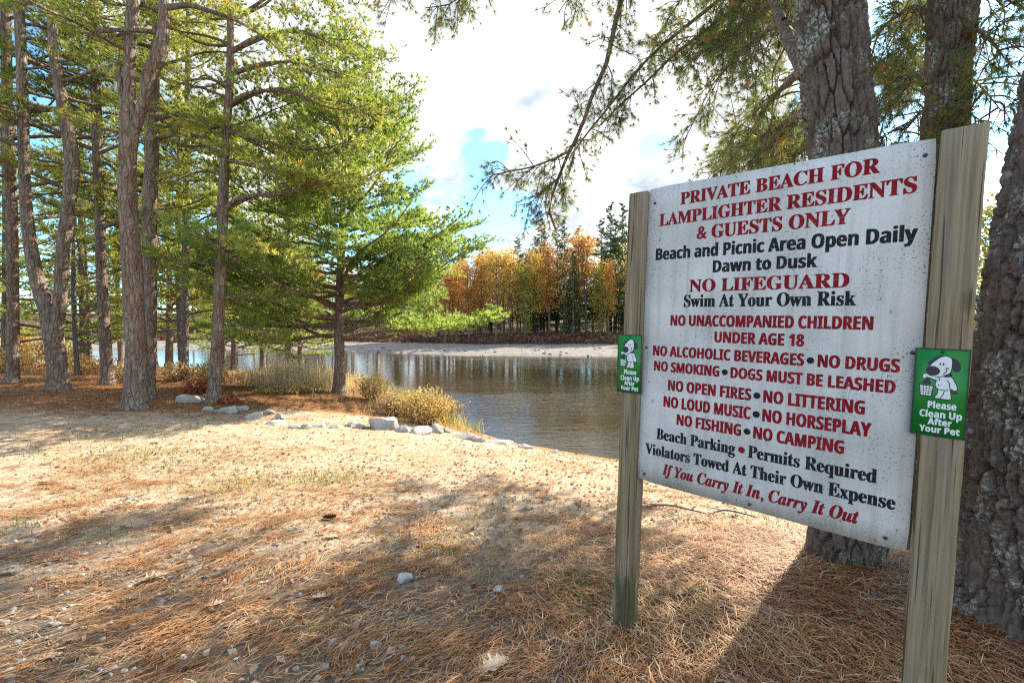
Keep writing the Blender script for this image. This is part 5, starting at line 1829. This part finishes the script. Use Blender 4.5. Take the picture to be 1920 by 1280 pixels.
def cone_mesh(seed, L, r):
    g = np.random.default_rng(seed)
    mb = MB()
    tube(mb, [[-L / 2, 0, 0], [0, 0, 0], [L / 2, 0, 0]], [r * .35, r * .55, r * .2], 8)
    for i in range(70):
        t = i / 70
        a = i * 2.4
        rr = r * math.sin(math.pi * (0.12 + 0.8 * t)) ** 0.7
        c = np.array([-L / 2 + L * t, 0, 0])
        rad = np.array([0, math.cos(a), math.sin(a)])
        tng = np.array([0, -math.sin(a), math.cos(a)])
        tip = c + rad * rr + np.array([L * .10, 0, 0])
        mb.add([c + tng * .25 * r, tip + tng * .28 * r, tip + rad * .1 * r + np.array([.03 * L, 0, 0]), tip - tng * .28 * r, c - tng * .25 * r], [[0, 1, 2, 3], [0, 3, 4, 4]] if False else [[0, 1, 2, 3]])
        mb.f.append(np.array([[0, 3, 4]]) + mb.n - 5)
        mb.a.append(np.array([.5]))
    return mb.mesh('pine_cone')


for i, (px, py, wp, lb) in enumerate([(617, 974, 22, 'dark open pine cone on the bright sand'), (888, 1104, 14, 'small dark pine cone between the two pale stones'), (1388, 1078, 14, 'dark pine cone on the needles under the board'), (1555, 1168, 30, 'dark weathered cone at the foot of the taller post')]):
    p = hit(px, py)
    L = wp * p[1] / F_PX
    o = link('pine_cone', cone_mesh(i, L, L * .32), M['cone'], None, (p[0], p[1], tz(p[0], p[1]) + L * .26))
    o.rotation_euler = (0, 0, R(20 + 50 * i))
    tag(o, lb, 'pine cone', 'pine cones on the ground')

# ------------------------------------------------------------------ ground litter (nobody could count it)
gl = np.random.default_rng(88)


def scatter(n_, ylo, yhi, power=1.6, xw=1.25):
    y = ylo + (yhi - ylo) * gl.random(n_) ** power
    x = (gl.random(n_) * 2 - 1) * xw * y * 0.95
    return x, y


mb = MB()


def needles(x, y, L, wd, lift, dirmean, dirspread, tint):
    k = len(x)
    a = dirmean + gl.normal(size=k) * dirspread
    d = np.stack([np.cos(a), np.sin(a), gl.normal(size=k) * 0.10], 1)
    s = np.stack([-np.sin(a), np.cos(a), np.zeros(k)], 1)
    bend = gl.normal(size=k)[:, None] * 0.12
    L = (L * (0.6 + 0.7 * gl.random(k)))[:, None]
    c = np.stack([x, y, terrain(x, y) + lift * gl.random(k) ** 1.5 + 0.004], 1)
    p0, p2 = c - d * L / 2, c + d * L / 2
    p1 = c + s * bend * L + np.array([0, 0, 1]) * L * 0.06
    for q in (p0, p2):
        q[:, 2] = np.maximum(q[:, 2], terrain(q[:, 0], q[:, 1]) + 0.003)
    wv = (s * (wd / 2) if np.isscalar(wd) else s * (wd / 2)[:, None])
    V = np.stack([p0 - wv * .6, p0 + wv * .6, p1 + wv, p1 - wv, p2 + wv * .5, p2 - wv * .5], 1).reshape(-1, 3)
    b = np.arange(k)[:, None] * 6
    Fq = np.concatenate([b + np.array([[0, 1, 2, 3]]), b + np.array([[3, 2, 4, 5]])])
    mb.add(V, Fq, np.concatenate([tint, tint]))


def land(x, y, lim=0.25):
    return (y < ypoly(x, NEAR)) & (dist_poly(x, y, NEAR) > lim)


# loose cover
x, y = scatter(58000, 1.25, 8.0)
dens = 0.35 + 0.9 * np.clip(fbm(x * 1.1, y * 1.1, 2.0, 3) + 0.25, 0, 1)
k = (gl.random(len(x)) < dens) & land(x, y)
x, y = x[k], y[k]
cl_a = R(35) + 0.8 * fbm(x * 0.8, y * 0.8, 6.0, 2)
needles(x, y, 0.105, 0.0028 + 0.0007 * y, 0.014, cl_a, 0.55, np.clip(0.5 + 0.4 * fbm(x * 2, y * 2, 1.0, 2) + 0.34 * gl.normal(size=len(x)), 0, 1))
# deep bed round the sign and the trunks
x = gl.uniform(-0.2, 3.6, 44000)
y = gl.uniform(1.1, 4.2, 44000)
k = gl.random(len(x)) < smooth(-0.1, 0.9, x + 0.25 * fbm(x * 2, y * 2)) * smooth(4.2, 3.2, y) * (0.55 + 0.6 * np.clip(fbm(x * 2.2, y * 2.2, 8, 2) + .5, 0, 1))
x, y = x[k], y[k]
needles(x, y, 0.125, 0.0044, 0.050, R(-25) + 1.6 * fbm(x * 1.3, y * 1.3, 4.0, 2), 0.7, np.clip(0.50 + 0.4 * fbm(x * 2.5, y * 2.5, 1.0, 2) + 0.34 * gl.normal(size=len(x)), 0, 1))
# clumps raked by rain
cx, cy = scatter(420, 1.3, 5.5)
for i in range(420):
    m = int(25 + 60 * gl.random())
    a = R(35) + gl.normal() * 0.5
    x = cx[i] + gl.normal(size=m) * 0.05 * (1 + .3 * cy[i]) + gl.normal(size=m) * 0.10 * math.cos(a)
    y = cy[i] + gl.normal(size=m) * 0.03 + gl.normal(size=m) * 0.10 * math.sin(a)
    needles(x, y, 0.11, 0.0034 + 0.0007 * cy[i], 0.025, a, 0.35, np.clip(0.35 + 0.3 * gl.random() + 0.2 * gl.normal(size=m), 0, 1))
# far bed of red needles under the left pines and on the spit
x = gl.uniform(-16, 0, 60000)
y = gl.uniform(8.0, 16, 60000)
k = land(x, y, 0.3) & (gl.random(len(x)) < np.clip(smooth(-3.5, -6.5, x + 0.18 * (y - 9)) * smooth(8, 10, y) + smooth(10.2, 11, y), 0, 1))
x, y = x[k], y[k]
needles(x, y, 0.16, 0.011, 0.02, R(20), 0.7, np.clip(0.4 + 0.4 * fbm(x, y, 1.0, 2) + 0.2 * gl.normal(size=len(x)), 0, 1))
o = link('needle_litter', mb.mesh('needle_litter'), M['litter'])
o['kind'] = 'stuff'
tag(o, 'fallen brown pine needles strewn over the ground', 'pine needles')

# small leaf scraps
mb = MB()
x, y = scatter(12500, 1.3, 12.5, 0.95, 1.1)
k = land(x, y)
x, y = x[k], y[k]
sz = 0.022 + 0.03 * gl.random(len(x))
pos = np.stack([x, y, terrain(x, y) + 0.012], 1)
leaves(mb, pos, sz, np.where(gl.random(len(x)) < 0.07, 1.0, gl.random(len(x)) * 0.85), gl, 0.75)
o = link('fallen_leaves', mb.mesh('fallen_leaves'), M['dead_leaf'])
o['kind'] = 'stuff'
tag(o, 'scraps of dry leaves scattered over the sand', 'leaves')

# gravel
import bmesh
bm = bmesh.new()
bmesh.ops.create_icosphere(bm, subdivisions=2, radius=1)
IV = np.array([v.co[:] for v in bm.verts])
IF = np.array([[v.index for v in f.verts] for f in bm.faces])
bm.free()
x, y = scatter(17000, 1.2, 6.5, 1.3)
k = land(x, y) & (gl.random(len(x)) < np.clip(0.25 + smooth(1.5, 0.2, x) * (0.4 + fbm(x * 1.5, y * 1.5, 5, 3)), 0, 1))
x, y = x[k], y[k]
m = len(x)
s = 0.004 + 0.015 * gl.random(m) ** 4
sc3 = np.stack([s * (0.9 + .5 * gl.random(m)), s * (0.8 + .4 * gl.random(m)), s * (0.55 + .3 * gl.random(m))], 1)
V = IV[None] * (1 + 0.12 * gl.normal(size=(m, len(IV), 1))) * sc3[:, None]
an = gl.random(m) * 6.28
ca_, sa_ = np.cos(an)[:, None], np.sin(an)[:, None]
V = np.stack([V[..., 0] * ca_ - V[..., 1] * sa_, V[..., 0] * sa_ + V[..., 1] * ca_, V[..., 2]], -1) + np.stack([x, y, terrain(x, y) + s * 0.3], 1)[:, None]
mb = MB()
mb.add(V.reshape(-1, 3), (IF[None] + np.arange(m)[:, None, None] * len(IV)).reshape(-1, 3), np.repeat(np.clip(gl.random(m) * 1.0, 0, 1), len(IF)))
o = link('gravel', mb.mesh('gravel', True), M['rock'])
o['kind'] = 'stuff'
tag(o, 'fine grey and white gravel mixed in the foreground sand', 'gravel')

# stones on the far beach
xb = gl.uniform(-45, 30, 600)
yb = ypoly(xb, FAR) + np.abs(gl.normal(size=600)) * 5 + .2
sb = 0.03 + 0.16 * gl.random(600) ** 4
Vb = IV[None] * (1 + 0.15 * gl.normal(size=(600, len(IV), 1))) * (sb[:, None] * np.array([1.2, 1.0, .7]))[:, None] + np.stack([xb, yb, terrain(xb, yb) + sb * .2], 1)[:, None]
mb = MB()
mb.add(Vb.reshape(-1, 3), (IF[None] + np.arange(600)[:, None, None] * len(IV)).reshape(-1, 3), np.repeat(0.1 + 0.6 * gl.random(600), len(IF)))
o = link('beach_pebbles', mb.mesh('beach_pebbles', True), M['rock'])
o['kind'] = 'stuff'
tag(o, 'stones scattered over the far gravel beach', 'pebbles')

# grass
mb = MB()


def blades(x, y, h, wd, tint):
    k = len(x)
    b = np.stack([x, y, terrain(x, y) - 0.005], 1)
    t = b + np.stack([gl.normal(size=k) * 0.5 * h, gl.normal(size=k) * 0.5 * h, h], 1)
    mid = (b + t) / 2 + np.array([0, 0, 1]) * (h * 0.12)[:, None]
    a = gl.random(k) * 6.28
    s = np.stack([np.cos(a), np.sin(a), np.zeros(k)], 1) * (wd / 2)[:, None]
    V = np.stack([b - s, b + s, mid + s * .8, mid - s * .8, t], 1).reshape(-1, 3)
    i = np.arange(k)[:, None] * 5
    mb.add(V, i + np.array([[0, 1, 2, 3]]), tint)
    mb.f.append(i + np.array([[3, 2, 4]]) + mb.n - len(V))
    mb.a.append(np.asarray(tint))


for px, py, rad, n_, h, tn in [(1095, 1102, .14, 160, .07, .05), (1310, 1120, .10, 130, .06, .0), (1180, 1150, .22, 220, .06, .2), (1300, 1205, .18, 160, .05, .2), (1460, 972, .2, 140, .06, .25),
                               (440, 910, .35, 420, .07, .45), (610, 898, .25, 240, .08, .4), (250, 860, .5, 400, .07, .5), (830, 1040, .25, 150, .06, .55), (200, 1005, .15, 60, .06, .2), (590, 1190, .12, 60, .05, .1),
                               (870, 795, .12, 90, .08, .1), (850, 980, .3, 100, .05, .6), (960, 1060, .3, 120, .05, .6), (20, 990, .2, 90, .06, .2), (1130, 1135, .2, 160, .06, .3), (380, 860, .5, 300, .05, .6), (100, 830, .8, 350, .06, .55)]:
    p = hit(px, py)
    x, y = p[0] + gl.normal(size=n_) * rad, p[1] + gl.normal(size=n_) * rad * .7
    blades(x, y, h * (0.5 + gl.random(n_)), np.full(n_, 0.0025 + 0.0008 * p[1]), np.clip(tn + 0.2 * gl.normal(size=n_), 0, 1))
x, y = scatter(16000, 3.5, 11.5, 1.0, 1.1)
k = land(x, y) & (gl.random(len(x)) < np.clip(fbm(x * 0.9, y * 0.9, 12, 3) * 1.6 + .25, 0.03, 1))
x, y = x[k], y[k]
blades(x, y, 0.03 + 0.03 * gl.random(len(x)), 0.003 + 0.0007 * y, np.clip(0.75 + 0.25 * gl.normal(size=len(x)), 0, 1))
# tall fringe along the spit
x = gl.uniform(-9, -0.6, 16000)
y = gl.uniform(9.5, 21, 16000)
dd_ = dist_poly(x, y, NEAR)
k = land(x, y, 0.05) & (gl.random(len(x)) < np.exp(-dd_ / 0.7))
x, y = x[k], y[k]
blades(x, y, 0.16 + 0.3 * gl.random(len(x)), np.full(len(x), 0.014), np.clip(0.7 + 0.3 * gl.normal(size=len(x)), 0, 1))
o = link('grass', mb.mesh('grass'), M['grass'])
o['kind'] = 'stuff'
tag(o, 'sparse green and straw-coloured grass on the sand and spit', 'grass')
